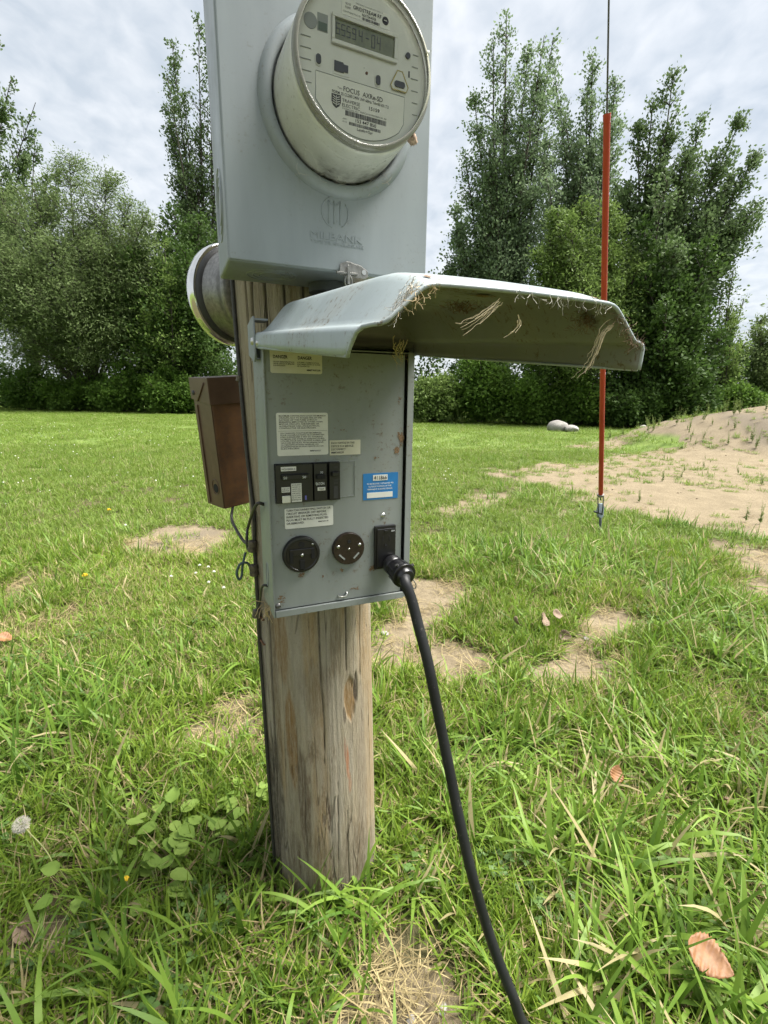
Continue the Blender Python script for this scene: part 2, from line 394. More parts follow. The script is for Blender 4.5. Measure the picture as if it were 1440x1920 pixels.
def mound_h(x, y):
    dx, dy = (x - MOUND[0]), (y - MOUND[1]); d = np.sqrt((dx / 4.7) ** 2 + (dy / 3.3) ** 2 + 1e-9)
    d = d + 0.34 * (fbm(x * .55, y * .55, 31, 3) - .5)
    return 0.94 * np.clip(1 - smooth(0.16, 1.05, d), 0, 1) * (1 + 0.25 * (fbm(x * 1.4, y * 1.4, 32, 3) - .5))
def ground_z(x, y):
    x = np.asarray(x, float); y = np.asarray(y, float)
    r = np.hypot(x, y)
    z = mound_h(x, y) + 0.10 * (fbm(x * 2.6, y * 2.6, 14, 4) - .5) * smooth(.05, .3, mound_h(x, y)) + 0.028 * (fbm(x * 1.9, y * 1.9, 11, 4) - .5) * smooth(.2, 2, r) + 0.022 * (fbm(x * 7, y * 7, 12, 3) - .5)
    z += -0.012 * np.exp(-((x - .02) ** 2 + (y - .62) ** 2) / 0.12)
    return z
def m_ground():
    t = NT('soil_and_thatch'); p = t.pos(); bare = t.attr('bare').outputs['Fac']; far = t.attr('far').outputs['Fac']; dark = t.attr('damp').outputs['Fac']
    n1 = t.noise(3.5, 6, 0.65, p); n2 = t.noise(45, 5, 0.7, p); n3 = t.noise(240, 3, 0.7, p)
    lit = t.mix(t.rng(n2, 0.35, 0.68), (0.040, 0.030, 0.017), (0.135, 0.10, 0.056))            # thatch between the blades
    lit = t.mix(t.rng(n1, 0.4, 0.65), lit, (0.075, 0.09, 0.028))
    farc = t.mix(t.rng(n1, 0.35, 0.68), (0.082, 0.132, 0.024), (0.145, 0.195, 0.046)); lit = t.mix(far, lit, farc)
    sand = t.mix(t.rng(n1, 0.3, 0.7), (0.165, 0.132, 0.082), (0.250, 0.203, 0.130)); sand = t.mix(t.rng(n2, 0.42, 0.72, 0, 0.75), sand, (0.095, 0.075, 0.049))
    sand = t.mix(t.rng(n3, 0.62, 0.72, 0, 0.7), sand, (0.34, 0.28, 0.20)); sand = t.mix(dark, sand, (0.135, 0.112, 0.080))
    edge = t.rng(t.math('ADD', bare, t.math('MULTIPLY', t.math('SUBTRACT', n2, 0.5), 0.6)), 0.3, 0.7)
    t.base(t.mix(edge, lit, sand)); t.set(0.95, spec=0.2)
    t.bump(t.math('ADD', t.math('MULTIPLY', n2, 0.7), t.math('MULTIPLY', n3, 0.3)), 0.9, 0.012)
    M['soil_and_thatch'] = t.m
m_ground()
_front = np.linspace(R_(90 - 66), R_(90 + 66), 330); _back = np.linspace(R_(90 + 66), R_(90 - 66 + 360), 70)[1:-1]
_th = np.concatenate([_front, _back]); _rr = np.concatenate([[0.02], np.geomspace(0.25, 700, 280)])
_T, _RR = np.meshgrid(_th, _rr); gx, gy = (_RR * np.cos(_T)).ravel(), (_RR * np.sin(_T)).ravel()
gz = ground_z(gx, gy); nth, nr = len(_th), len(_rr)
_i, _j = np.meshgrid(np.arange(nr - 1), np.arange(nth), indexing='ij'); _j2 = (_j + 1) % nth
gF = np.stack([_i * nth + _j, (_i + 1) * nth + _j, (_i + 1) * nth + _j2, _i * nth + _j2], -1).reshape(-1, 4)
_gp = np.stack([gx, gy], 1); _mb = smooth(0.12, 0.4, mound_h(gx, gy)) * 0.95
gbare = np.maximum(bare_mask(_gp), _mb)
_sl = sdist(_gp, BARE[3][0])
gdamp = np.maximum(smooth(-0.02, 0.12, _sl) * smooth(.42, .6, fbm(gx * 5, gy * 5, 77, 3)) * .9, smooth(.06, .3, mound_h(gx, gy)) * (.25 + .75 * smooth(.4, .62, fbm(gx * 1.3, gy * 1.3, 78, 4))))
ground = np_mesh('ground', np.stack([gx, gy, gz], 1), gF[:, ::-1], 'soil_and_thatch', None, True, {'bare': gbare, 'far': smooth(5, 12, np.hypot(gx, gy)), 'damp': gdamp})
tag(ground, kind='structure')

# ------------------------------------------------------------------ utility pole
POLE0, POLE1, PR = np.array([-0.1306, 0.9610]), np.array([-0.1576, 0.9494]), 0.1202
POLE_TOP = 8.3
def pole_c(z): t = z / 1.3; return POLE0 * (1 - t) + POLE1 * t
_pang = math.atan2(-0.961, 0.1306)                       # direction of the side that faces the camera
def m_wood():
    t = NT('weathered_wood'); p = t.obj(); col = t.attr('wood').outputs['Color']
    g = t.noise(260, 5, 0.8, t.map(p, (1, 1, 0.10))); g2 = t.noise(55, 5, 0.75, t.map(p, (1, 1, 0.22))); f = t.noise(620, 3, 0.7, t.map(p, (1, 1, 0.45))); patchy = t.noise(11, 5, 0.7, t.map(p, (1, 1, 0.5)))
    c = t.mix(t.rng(g, 0.42, 0.68, 0, 0.60), col, (0.43, 0.385, 0.29)); c = t.mix(t.rng(f, 0.54, 0.70, 0, 0.35), c, (0.17, 0.125, 0.08))
    c = t.mix(t.math('MULTIPLY', t.rng(g2, 0.55, 0.68), t.rng(patchy, 0.45, 0.6, 0, 0.7)), c, (0.17, 0.115, 0.06))
    vo = t.n('ShaderNodeTexVoronoi', feature='DISTANCE_TO_EDGE'); vo.inputs['Scale'].default_value = 34; t.l(t.map(p, (1, 1, 0.045)), vo.inputs['Vector'])
    ck = t.math('MULTIPLY', t.rng(vo.outputs[0], 0.004, 0.016, 1, 0), t.rng(patchy, 0.50, 0.60)); c = t.mix(t.math('MULTIPLY', ck, 0.6), c, (0.05, 0.037, 0.026))
    t.base(c); t.set(0.88, spec=0.2); t.bump(t.math('SUBTRACT', t.math('ADD', g, t.math('MULTIPLY', f, 0.7)), t.math('MULTIPLY', ck, 1.5)), 0.9, 0.004); M['weathered_wood'] = t.m
m_wood()
def make_pole():
    th = np.concatenate([np.linspace(-105, 105, 250), np.linspace(105, 255, 30)[1:-1]]); zs = np.concatenate([np.linspace(-0.15, 1.40, 330), np.linspace(1.5, POLE_TOP, 20)])
    T, Z = np.meshgrid(th, zs); t = T.ravel(); z = Z.ravel()
    r = np.full(t.shape, PR) - 0.0035 * z
    tw = t + 3.0 * z                                      # slight spiral grain
    r += 0.0030 * (fbm(tw * .05, z * .8, 3, 3) - .5) + 0.0011 * (vnoise(tw * .45, z * 1.6, 4) - .5) * smooth(.3, .7, fbm(tw * .04, z * 1.2, 6, 2)) + 0.0008 * (vnoise(tw * 1.6, z * 4, 5) - .5)
    col = np.array([0.285, 0.240, 0.165])[None] * (0.62 + 0.80 * fbm(tw * .07, z * 2.4, 8, 4))[:, None]
    fib = fbm(tw * .5, z * 2.2, 9, 3); col *= (0.80 + 0.42 * fib)[:, None]
    tan = smooth(.46, .66, fbm(tw * .05, z * 2.6, 21, 3)); col = col * (1 - .6 * tan[:, None]) + .6 * tan[:, None] * np.array([.33, .22, .10]); gry = smooth(.52, .7, fbm(tw * .06, z * 3.1, 27, 3)); col = col * (1 - .5 * gry[:, None]) + .5 * gry[:, None] * np.array([.33, .30, .25])
    def crack(t0, t1, z0, z1, wd, dp, darkv=.9, seed=0):
        nonlocal r, col
        q = np.clip((z - z0) / (z1 - z0), 0, 1); c = t0 + (t1 - t0) * q + 2.2 * (vnoise(z * 9, z * 0 + seed, 40 + seed) - .5)
        ww = wd * np.clip(np.sin(np.pi * np.clip(q, 0.02, .98)) ** .4, .1, 1); k = np.exp(-((t - c) / ww) ** 2) * ((z > z0) & (z < z1))
        r = r - dp * k; col *= (1 - darkv * np.clip(k * 1.25, 0, 1))[:, None]
    crack(-59, -35, -.1, 1.6, 1.3, .012, .93, 1); crack(-66, -59, -.1, 0.42, 3.0, .010, .85, 2)
    crack(30, 31, .55, .95, .8, .005, .8, 3); crack(4, 7, .35, 1.0, .7, .004, .75, 4); crack(13, 17, .0, .30, .5, .003, .6, 5)
    crack(-20, -15, .02, .35, .4, .002, .5, 6); crack(-36, -32, 0.45, .8, .4, .002, .5, 7); crack(47, 52, .5, .9, .5, .003, .5, 8); crack(24, 26, -.05, .22, .6, .003, .6, 9)
    crack(60, 64, .1, .6, .6, .003, .4, 10); crack(-48, -50, 1.1, 1.5, 1.0, .006, .8, 11); crack(-28, -27, 1.1, 1.5, .8, .005, .8, 12); crack(-12, -12, 1.12, 1.5, .8, .005, .8, 13); crack(5, 4, 1.1, 1.5, .9, .005, .8, 14)
    def stain(t0, z0, rt, rz, c, a, seed, noisy=1.0, dp=0):
        nonlocal r, col
        d = np.sqrt(((t - t0) / rt) ** 2 + ((z - z0) / rz) ** 2) + noisy * .7 * (fbm(t * .25, z * 9, seed, 3) - .5); k = 1 - smooth(.75, 1.05, d)
        col = col * (1 - a * k[:, None]) + a * k[:, None] * np.array(c); r = r - dp * k
    stain(33, .485, 7.5, .055, (.25, .145, .05), .95, 50, .7, .004)           # torn-out sliver with fresh wood
    stain(41, .500, 2.2, .035, (.05, .03, .02), .9, 51, .8, .004); stain(26, .452, 1.8, .018, (.05, .03, .02), .8, 52, .8)
    stain(28, .335, 2.0, .05, (.36, .12, .04), .85, 53, 1.0); stain(25.5, .37, .8, .035, (.22, .06, .02), .9, 54, .5); stain(30, .285, 2.0, .03, (.38, .16, .07), .6, 55, 1.0)
    stain(-28, .40, 8, .12, (.24, .135, .045), .85, 56, 1.1); stain(-34, .62, 9, .10, (.24, .15, .065), .75, 57, 1.1)
    stain(-52, .24, 9, .16, (.06, .045, .03), .75, 58, 1.0); stain(-70, .12, 14, .30, (.045, .04, .035), .8, 59, .8); stain(-12, .315, 1.2, .012, (.10, .045, .02), .9, 60, .3)
    stain(-5, .07, 80, .10, (.13, .10, .066), .5, 64, 1.4); stain(10, .78, 30, .05, (.16, .12, .08), .5, 65, 1.5); stain(-18, .25, 6, .12, (.10, .065, .04), .75, 66, 1.4); stain(-44, .55, 5, .25, (.13, .085, .045), .6, 69, 1.5); stain(18, .62, 5, .12, (.15, .105, .06), .55, 70, 1.5); stain(40, .12, 10, .09, (.12, .09, .055), .6, 71, 1.5); stain(48, .3, 8, .2, (.17, .13, .09), .5, 67, 1.4); stain(0, .52, 14, .07, (.15, .115, .08), .45, 68, 1.6)
    sp = smooth(.61, .68, fbm(t * .55, z * 42, 61, 3)) * smooth(.5, .62, fbm(t * .07, z * 5, 62, 2)) * smooth(.48, .30, z) * smooth(25, 5, t) * (z > .05)
    col = col * (1 - .8 * sp[:, None]) + .8 * sp[:, None] * np.array([.085, .045, .026]); r = r - .001 * sp
    a = _pang + np.radians(t); c = np.stack([POLE0[0] + (POLE1[0] - POLE0[0]) * z / 1.3, POLE0[1] + (POLE1[1] - POLE0[1]) * z / 1.3], 1)
    V = np.stack([c[:, 0] + r * np.cos(a), c[:, 1] + r * np.sin(a), z], 1)
    n, m = len(th), len(zs); i, j = np.meshgrid(np.arange(m - 1), np.arange(n), indexing='ij'); j2 = (j + 1) % n
    F = np.stack([i * n + j, i * n + j2, (i + 1) * n + j2, (i + 1) * n + j], -1).reshape(-1, 4)
    root = thing('utility_pole', 'weathered grey wooden utility pole carrying the two grey boxes', 'utility pole', (POLE0[0], POLE0[1], 0))
    V[:, 0] -= POLE0[0]; V[:, 1] -= POLE0[1]
    np_mesh('shaft', V, F, 'weathered_wood', root, True, {'wood': np.clip(col, .01, 1)})
    cpt = pole_c(POLE_TOP) - POLE0; B().lathe([(.001, .02), (.09, .004), (.095, -.02)], 32, (cpt[0], cpt[1], POLE_TOP)).build('top_cap', 'galvanised', root) if False else None
    def onp(td, z, dr=0.0):
        a = _pang + R_(td); c = pole_c(z) - POLE0; q = PR - .0035 * z + dr; return (c[0] + q * math.cos(a), c[1] + q * math.sin(a), z)
    for td, z in ((-60, .655), (-62, .60)):
        p0, p1 = onp(td - 5, z, .003), onp(td + 5, z - .004, .003); B().tube([onp(td - 5, z, -.004), p0, p1, onp(td + 5, z - .004, -.004)], .0022, 6).build('staple', 'rusty', root)
    return onp
onp = make_pole()
def ponp(td, z, dr=0.0):
    p = onp(td, z, dr); return np.array([p[0] + POLE0[0], p[1] + POLE0[1], p[2]])

# ------------------------------------------------------------------ upper meter box
UB = W3(0.22, -0.693, 1.243)
ub = thing('meter_box', 'grey enamelled steel meter box, the upper of two boxes on the pole', 'meter box', UB, (0, 0, A_))
UD = 0.118
B().box(-.14, .14, .003, UD, 0, .405).build('body', 'box_paint', ub, .003)
# front cover: sheet with the round opening
def plate_with_hole(x0, x1, z0, z1, cx, cz, r, y0, y1, seg=72):
    b = B(); out = []; inn = []
    for k in range(seg):
        a = 2 * math.pi * k / seg; c, s_ = math.cos(a), math.sin(a)
        tx = ((x1 if c > 0 else x0) - cx) / c if abs(c) > 1e-9 else 1e9; tz = ((z1 if s_ > 0 else z0) - cz) / s_ if abs(s_) > 1e-9 else 1e9
        q = min(tx, tz); out.append((cx + c * q, cz + s_ * q)); inn.append((cx + c * r, cz + s_ * r))
    for X, Z in ((x0, z0), (x1, z0), (x1, z1), (x0, z1)):
        k = min(range(seg), key=lambda i: (out[i][0] - X) ** 2 + (out[i][1] - Z) ** 2); out[k] = (X, Z)
    L = [[b.bm.verts.new((p[0], y, p[1])) for p in ring] for ring, y in ((out, y0), (inn, y0), (inn, y1), (out, y1))]
    for q in range(4):
        A, C = L[q], L[(q + 1) % 4]
        for k in range(seg): b.bm.faces.new((A[k], A[(k + 1) % seg], C[(k + 1) % seg], C[k]))
    return b
MC = (0.008, 0.192)                                           # meter centre on the cover
cv = plate_with_hole(-.1385, .1385, .0015, .4035, MC[0], MC[1], .0875, 0.0, 0.0028).build('cover', 'box_paint', ub, .0012)
B().lathe([(.1035, .0005), (.1015, -.0035), (.0985, -.0075), (.0955, -.009), (.0915, -.0095), (.0885, -.0085), (.0870, -.004), (.0868, .01)], 96, (MC[0], 0, MC[1])).build('raised_ring', 'box_paint', ub, smooth='all')
B().lathe([(.0868, .006), (.0845, .008), (.07, .009)], 64, (MC[0], 0, MC[1])).build('gasket', 'gasket', ub, smooth='all')
for r, d in ((.034, .0010), (.026, .0010), (.018, .0010)):         # knockout rings on the left side and underneath
    B().tube([(-.1402, UD * .5 + math.cos(a) * r, .078 + math.sin(a) * r * 1.25) for a in np.linspace(0, 2 * math.pi, 40)[:-1]], .0010, 6, closed=True).build('knockout', 'box_paint', ub, smooth='all')
    B().tube([(-.075 + math.cos(a) * r, UD * .52 + math.sin(a) * r, -.0002) for a in np.linspace(0, 2 * math.pi, 40)[:-1]], .0009, 6, closed=True).build('knockout', 'box_paint', ub, smooth='all')
# embossed maker's mark and lettering
em = B()
for a0, a1 in ((100, 255), (-60, 40)):
    em.tube([(.0005 + .0185 * math.cos(R_(a)), -.0002, .072 + .0185 * math.sin(R_(a))) for a in np.linspace(a0, a1, 14)], .0008, 6)
for x in (-.0085, -.001, .0075): em.tube([(x, -.0002, .058), (x, -.0002, .086)], .0008, 6)
em.tube([(-.0085, -.0002, .086), (-.001, -.0002, .078), (.0075, -.0002, .086)], .0008, 6)
em.build('emblem', 'box_paint', ub, smooth='all')
tx = text('MILBANK', -.034, .039, .0385, .0085, -.0008, 'box_paint', ub, .0); tx.modifiers.new('thick', 'SOLIDIFY').thickness = .0012
tx = text('TYPE 3R ENCLOSURE', -.034, .041, .0325, .0036, -.0005, 'box_paint', ub, .0); tx.modifiers.new('thick', 'SOLIDIFY').thickness = .0008
# latch at the foot of the cover
la = B().prism([(.005, -.004), (.006, .010), (.016, .014), (.036, .010), (.046, .004), (.047, -.003), (.042, -.006), (.030, -.006)], 'y', -.0035, -.0015).build('latch', 'galvanised', ub, .0004)
B().lathe([(.0032, -.0042), (.0032, -.0034)], 16, (.0405, 0, .002), close=True).build('rivet', 'zinc_screw', la)
B().box(.000, .030, -.0075, -.0035, -.0035, -.0005).build('pin', 'galvanised', la, .0005)
B().tube([(.017 + .005 * math.cos(a), -.006, -.012 + .008 * math.sin(a)) for a in np.linspace(0, 2 * math.pi, 20)[:-1]], .0013, 6, closed=True).build('seal_ring', 'galvanised', la, smooth='all')
B().box(.0145, .0185, -.009, -.0078, -.016, .008).build('tab', 'galvanised', la, .0004)

# ------------------------------------------------------------------ electric meter
EMP = W3(0.228, -0.693, 1.435)
em_ = thing('electric_meter', 'round beige electric meter with clear cover plugged into the upper box', 'electric meter', EMP, (0, 0, A_))
B().lathe([(.078, .008), (.0852, .004), (.0848, -.010), (.0842, -.03), (.0832, -.055), (.0822, -.078), (.0814, -.0845), (.0795, -.0862)], 96).build('shell', 'meter_shell', em_, smooth='all')
B().lathe([(.0795, -.0862), (.0815, -.0868), (.0820, -.0885), (.0815, -.0930), (.0800, -.0962), (.0775, -.0968), (.0765, -.0962), (.0764, -.0865)], 96).build('cover_rim', 'clear_rim', em_, smooth='all')
B().lathe([(.0766, -.0960), (.05, -.0968), (.02, -.0972), (.0002, -.0973)], 64).build('clear_cover', 'clear_cover', em_, smooth='all')
FY = -.0885; RO = R_(-1.6)
fp = B().lathe([(.0785, FY + .004), (.0785, FY), (.0005, FY)], 96).build('faceplate', 'face_white', em_)
def rot2(x, z): return (x * math.cos(RO) - z * math.sin(RO), x * math.sin(RO) + z * math.cos(RO))
def rp(pts): return [rot2(*p) for p in pts]
def box2(x0, x1, z0, z1): return rp([(x0, z0), (x1, z0), (x1, z1), (x0, z1)])
def mt(s, x0, x1, zb, cap, mat, par, bold=0.0, y=FY - .0010): return text(s, x0, x1, zb, cap, y, mat, par, bold, RO)
fr_ = B()
for q in (box2(-.0385, .0385, .0365, .0405), box2(-.0385, .0385, .0125, .0165), box2(-.0385, -.0352, .0165, .0365), box2(.0348, .0385, .0165, .0365)): fr_.prism(q, 'y', FY - .0035, FY - .0001)
fr_ = fr_.build('display_frame', 'face_white', em_, .0006)
B().prism(box2(-.0353, .0349, .0163, .0367), 'y', FY - .0009, FY - .0002).build('display', 'lcd', fr_)
SEG = {'0': 'abcdef', '5': 'afgcd', '3': 'abgcd', '4': 'fgbc', '6': 'afgedc', '-': 'g', '9': 'abcfgd'}
def digit(b, ch, x, z, w_, h_, th):
    sg = {'a': (x, x + w_, z + h_ - th, z + h_), 'd': (x, x + w_, z, z + th), 'g': (x, x + w_, z + h_ / 2 - th / 2, z + h_ / 2 + th / 2), 'f': (x, x + th, z + h_ / 2, z + h_), 'b': (x + w_ - th, x + w_, z + h_ / 2, z + h_), 'e': (x, x + th, z, z + h_ / 2), 'c': (x + w_ - th, x + w_, z, z + h_ / 2)}
    for k in SEG[ch]:
        q = sg[k]; b.prism(box2(q[0] + .0001, q[1] - .0001, q[2] + .0001, q[3] - .0001), 'y', FY - .00125, FY - .00095)
dg = B()
for ch, x, big in (('6', -.0335, 0), ('5', -.0275, 0), ('5', -.0215, 0), ('9', -.0150, 0), ('4', -.0075, 0), ('-', .0005, 0), ('0', .0075, 1), ('4', .0140, 1)): digit(dg, ch, x, .0225 if not big else .0205, .0044, .0105 if not big else .0125, .0009)
dg.build('lettering', 'meter_dark', fr_)
la = B().prism(box2(-.0272, .029, .0425, .0572), 'y', FY - .0006, FY - .0001).build('label', 'face_label', em_)
mt('GRIDSTREAM RF', -.0145, .0185, .0502, .0034, 'ink', la, .01); mt('NXTE4-RXR', -.004, .0125, .0466, .0024, 'ink', la, .01)
mt('900-930', -.0235, -.0175, .0518, .0020, 'ink_soft', la); mt('ROHS', -.0235, -.0175, .0487, .0020, 'ink_soft', la)
mt('CONTAINS FCC ID', -.026, -.006, .0448, .0014, 'ink_soft', la); mt('THIS DEVICE COMPLIES WITH PART 15', -.012, .020, .0554, .0012, 'ink_soft', la)
def barcode(x0, x1, z0, z1, par, mat='ink', seed=1):
    rr = random.Random(seed); b = B(); x = x0
    while x < x1:
        ww = rr.choice((.0004, .0004, .0008)); b.prism(box2(x, min(x + ww, x1), z0, z1), 'y', FY - .0010, FY - .0007); x += ww + rr.choice((.0004, .0004, .0007))
    return b.build('barcode', mat, par)
barcode(-.004, .0165, .0432, .0456, la, seed=3)
B().lathe([(.0038, FY - .0011), (.0038, FY - .0007)], 24, (rot2(.0235, .0500)[0], 0, rot2(.0235, .0500)[1]), close=True).build('emblem', 'ink', la)
B().prism(box2(.0215, .0252, .0496, .0503), 'y', FY - .0014, FY - .0012).build('emblem', 'face_label', la)
B().lathe([(.0072, FY - .0006), (.0072, FY)], 40, (-.0607, 0, .0285), close=True).build('optical_port', 'meter_grey_part', em_)
wd_ = B().prism(box2(-.0541, -.0425, .0205, .0365), 'y', FY - .0004, FY).build('window', 'meter_grey_part', em_); B().prism(box2(-.0530, -.0435, .0212, .0285), 'y', FY - .0008, FY - .0005).build('circuit_board', 'lcd_green_part', wd_)
for x0, x1, z0, dz, n in ((-.0735, -.0610, .0139, -.0104, 5), (.0578, .0668, .0262, -.0118, 6)):
    for k in range(n): B().box(x0 + (.001 * abs(k - 2)), x1, FY - .0008, FY - .0001, z0 + dz * k - .0003, z0 + dz * k + .0003).build('rib', 'meter_grey_part', em_)
for x, z in ((-.0529, -.0043), (.0165, -.0086)):
    c_ = B().prism(rrect(x - .0038, x + .0038, z - .0062, z + .0055, .0037), 'y', FY - .0008, FY).build('button_surround', 'face_white', em_); B().prism(rrect(x - .0028, x + .0028, z - .0046, z + .0046, .0027), 'y', FY - .0022, FY - .0008).build('button', 'meter_dark', c_, .0004)
B().lathe([(.0029, FY - .002), (.0029, FY)], 24, (.0532, 0, .0233), close=True).build('button', 'meter_dark', em_)
c_ = B().prism(box2(-.0365, -.0175, -.0140, -.0010), 'y', FY - .0006, FY).build('port_surround', 'face_white', em_); B().prism(rp([(-.0350, -.0118), (-.0240, -.0118), (-.0240, -.0105), (-.0190, -.0105), (-.0190, -.0035), (-.0240, -.0035), (-.0250, -.0020), (-.0350, -.0020)]), 'y', FY - .0016, FY - .0006).build('port', 'meter_dark', c_, .0003)
c_ = B().prism(rp([(.0400, .0075), (.0462, .0075), (.0545, -.0070), (.0520, -.0125), (.0345, -.0125), (.0318, -.0085)]), 'y', FY - .0015, FY).build('reset_guard', 'face_white', em_, .0006)
B().tube([(p[0], FY - .0016, p[1]) for p in rp([(.0400, .0070), (.0462, .0070), (.0542, -.0070), (.0518, -.0122), (.0347, -.0122), (.0322, -.0085)])], .0007, 6, closed=True).build('trim', 'yellow_plastic', c_)
B().prism(rrect(.0365, .0495, -.0105, -.0045, .0025), 'y', FY - .0028, FY - .0015).build('button', 'meter_dark', c_)
B().box(.0545, .0562, FY - .0006, FY, .0030, .0090).build('slot', 'meter_dark', em_)
B().lathe([(.0012, FY - .0012), (.0016, FY)], 10, (.003, 0, -.0044), close=True).build('insect_speck', 'rusty', em_)
lo_ = [(-.0555, -.0165), (.0505, -.0165), (.0505, -.0440)] + [(.0700 * math.cos(R_(a)), .0700 * math.sin(R_(a))) for a in np.linspace(-50, -132, 16)] + [(-.0555, -.0425)]
la = B().prism(rp(lo_), 'y', FY - .0006, FY - .0001).build('name_label', 'face_label', em_)
B().tube([(p[0], FY - .0005, p[1]) for p in rp(lo_)], .00045, 5, closed=True).build('border', 'meter_grey_part', la)
mt('Type', -.031, -.0255, -.0272, .0018, 'ink_soft', la); mt('FOCUS  AXRe-SD', -.0240, .0232, -.0283, .0046, 'ink', la, .004)
mt('FORM 2S CL200 240V 3W 60Hz TA=30 Kh 7.2', -.0372, .0308, -.0327, .0028, 'ink', la, .006)
mt('TRAVERSE', -.0252, -.0042, -.0386, .0032, 'ink_grey', la); mt('ELECTRIC', -.0252, -.0042, -.0431, .0032, 'ink_grey', la); mt('COOPERATIVE, INC', -.0252, -.0062, -.0455, .0013, 'ink_soft', la)
mt('15159', .0068, .0197, -.0395, .0034, 'ink', la, .012); mt('NXCA153447850191 50', -.0035, .0285, -.0448, .0016, 'ink_soft', la)
barcode(-.0213, .0283, -.0508, -.0460, la, 'ink', 5); mt('153 447 850', -.0090, .0160, -.0552, .0034, 'ink', la, .008); barcode(-.0166, .0216, -.0592, -.0562, la, 'ink_grey', 6)
mt('AEP1', -.0245, -.0195, -.0552, .0014, 'ink_soft', la); mt('06/16', -.0245, -.0195, -.0580, .0014, 'ink_soft', la); mt('Landis+Gyr', -.0070, .0122, -.0628, .0026, 'ink', la, .006)
sh = B().prism(rp([(-.0376, -.0334), (-.0268, -.0334), (-.0268, -.0405), (-.0285, -.0440), (-.0322, -.0466), (-.0359, -.0440), (-.0376, -.0405)]), 'y', FY - .0010, FY - .0007).build('emblem', 'ink_grey', la)
b_ = B(); b_.prism(box2(-.0325, -.0319, -.0445, -.0345), 'y', FY - .0014, FY - .0011)
for k in range(4):
    z = -.0362 - .0022 * k
    for s_ in (-1, 1): b_.prism(rp([(-.0322 + s_ * .0008, z - .0006), (-.0322 + s_ * .0042, z + .0008), (-.0322 + s_ * .0042, z + .0015), (-.0322 + s_ * .0008, z + .0001)]), 'y', FY - .0014, FY - .0011)
b_.build('emblem_lines', 'face_label', sh)
for a in (20, 130, 262): B().lathe([(.0001, -.0985), (.0025, -.0980), (.0034, -.0960)], 16, (.0792 * math.cos(R_(a)), 0, .0792 * math.sin(R_(a)))).build('moulded_dimple', 'clear_rim', em_, smooth='all')
def fuzz(name, mat, centre, rad, n, ln, r, parent=None, squash=(1, 1, 1), seed=0, drop=0.0):
    """a wad of dry stems or web: short crooked strands"""
    rr = np.random.default_rng(seed); b = B()
    for k in range(n):
        p = np.array(centre) + rr.normal(size=3) * rad * np.array(squash); d = rr.normal(size=3) * np.array(squash); d /= np.linalg.norm(d) + 1e-9; pts = [p]
        for q in range(4): d = d + rr.normal(size=3) * .45; d[2] -= drop; d /= np.linalg.norm(d); p = p + d * ln * (.5 + rr.random()) / 4; pts.append(p)
        b.tube(pts, r * (.6 + .8 * rr.random()), 4, cap=False)
    return b.build(name, mat, parent)
plain('straw', (0.42, 0.32, 0.18), 0.85, var=0.3, scale=40)
plain('straw_pale', (0.52, 0.43, 0.28), 0.85, var=0.3, scale=40)
plain('web', (0.36, 0.34, 0.29), 0.9, var=0.3)
co = B(); bmesh.ops.create_icosphere(co.bm, subdivisions=3, radius=1.0)
for v in co.bm.verts: q = 1 + .55 * (random.random() - .5); v.co = Vector((v.co.x * .0052 * q, v.co.y * .006 * q, v.co.z * .0085 * q))
co = co.build('cocoon', 'cocoon', em_, smooth='all', loc=(.0645, -.081, -.053), rot=(0, R_(-28), 0))
fuzz('web_tuft', 'web', (.045, -.004, -.072), .008, 40, .02, .00022, em_, (1.3, .4, .6), 4); fuzz('web_tuft', 'web', (-.01, -.008, -.083), .012, 30, .02, .0002, em_, (2.0, .4, .4), 5)

# ------------------------------------------------------------------ second meter on the far side of the pole
RM = at(467, 552, 1.03); rmd = np.array([-.80, .60, 0.03]); rmd /= np.linalg.norm(rmd)
rm = thing('round_meter', 'round metal meter with chrome ring facing away behind the pole', 'electric meter', tuple(RM), Vector(rmd).to_track_quat('Z', 'Y').to_euler())
rm.scale = (.93, .93, .80)
B().lathe([(.05, -.045), (.089, -.043), (.0905, -.038), (.0905, -.030), (.0865, -.027), (.087, .0), (.089, .042), (.092, .046)], 72, axis='z').build('can', 'galvanised', rm, smooth='all')
B().lathe([(.089, .040), (.0945, .043), (.0965, .052), (.0945, .055)], 72, axis='z').build('gasket', 'rubber_dark', rm, smooth='all')
B().lathe([(.0940, .054), (.1000, .055), (.1030, .059), (.1035, .068), (.1025, .078), (.0990, .082), (.0930, .082)], 72, axis='z').build('chrome_ring', 'chrome', rm, smooth='all')
B().lathe([(.0930, .080), (.080, .10), (.04, .112), (.0005, .115)], 48, axis='z').build('glass_dome', 'clear_cover', rm, smooth='all')
B().lathe([(.0930, .0755), (.0005, .0755)], 48, axis='z').build('faceplate', 'face_white', rm)
for a in (100, 190, 300): B().lathe([(.0001, .004), (.0035, .003), (.0045, 0)], 12, (.0895 * math.cos(R_(a)), .0895 * math.sin(R_(a)), -.034), axis='z').build('rivet', 'zinc_screw', rm, smooth='all')
B().box(-.035, .035, -.035, .035, -.10, -.042).build('mounting_bracket', 'galvanised', rm, .003)

# ------------------------------------------------------------------ brown box
BA = R_(47); BX = at(421, 955, 1.0)
bb = thing('terminal_box', 'narrow brown steel terminal box with rusty side, left of the pole', 'terminal box', tuple(BX), (R_(1.5), R_(-4.5), BA))
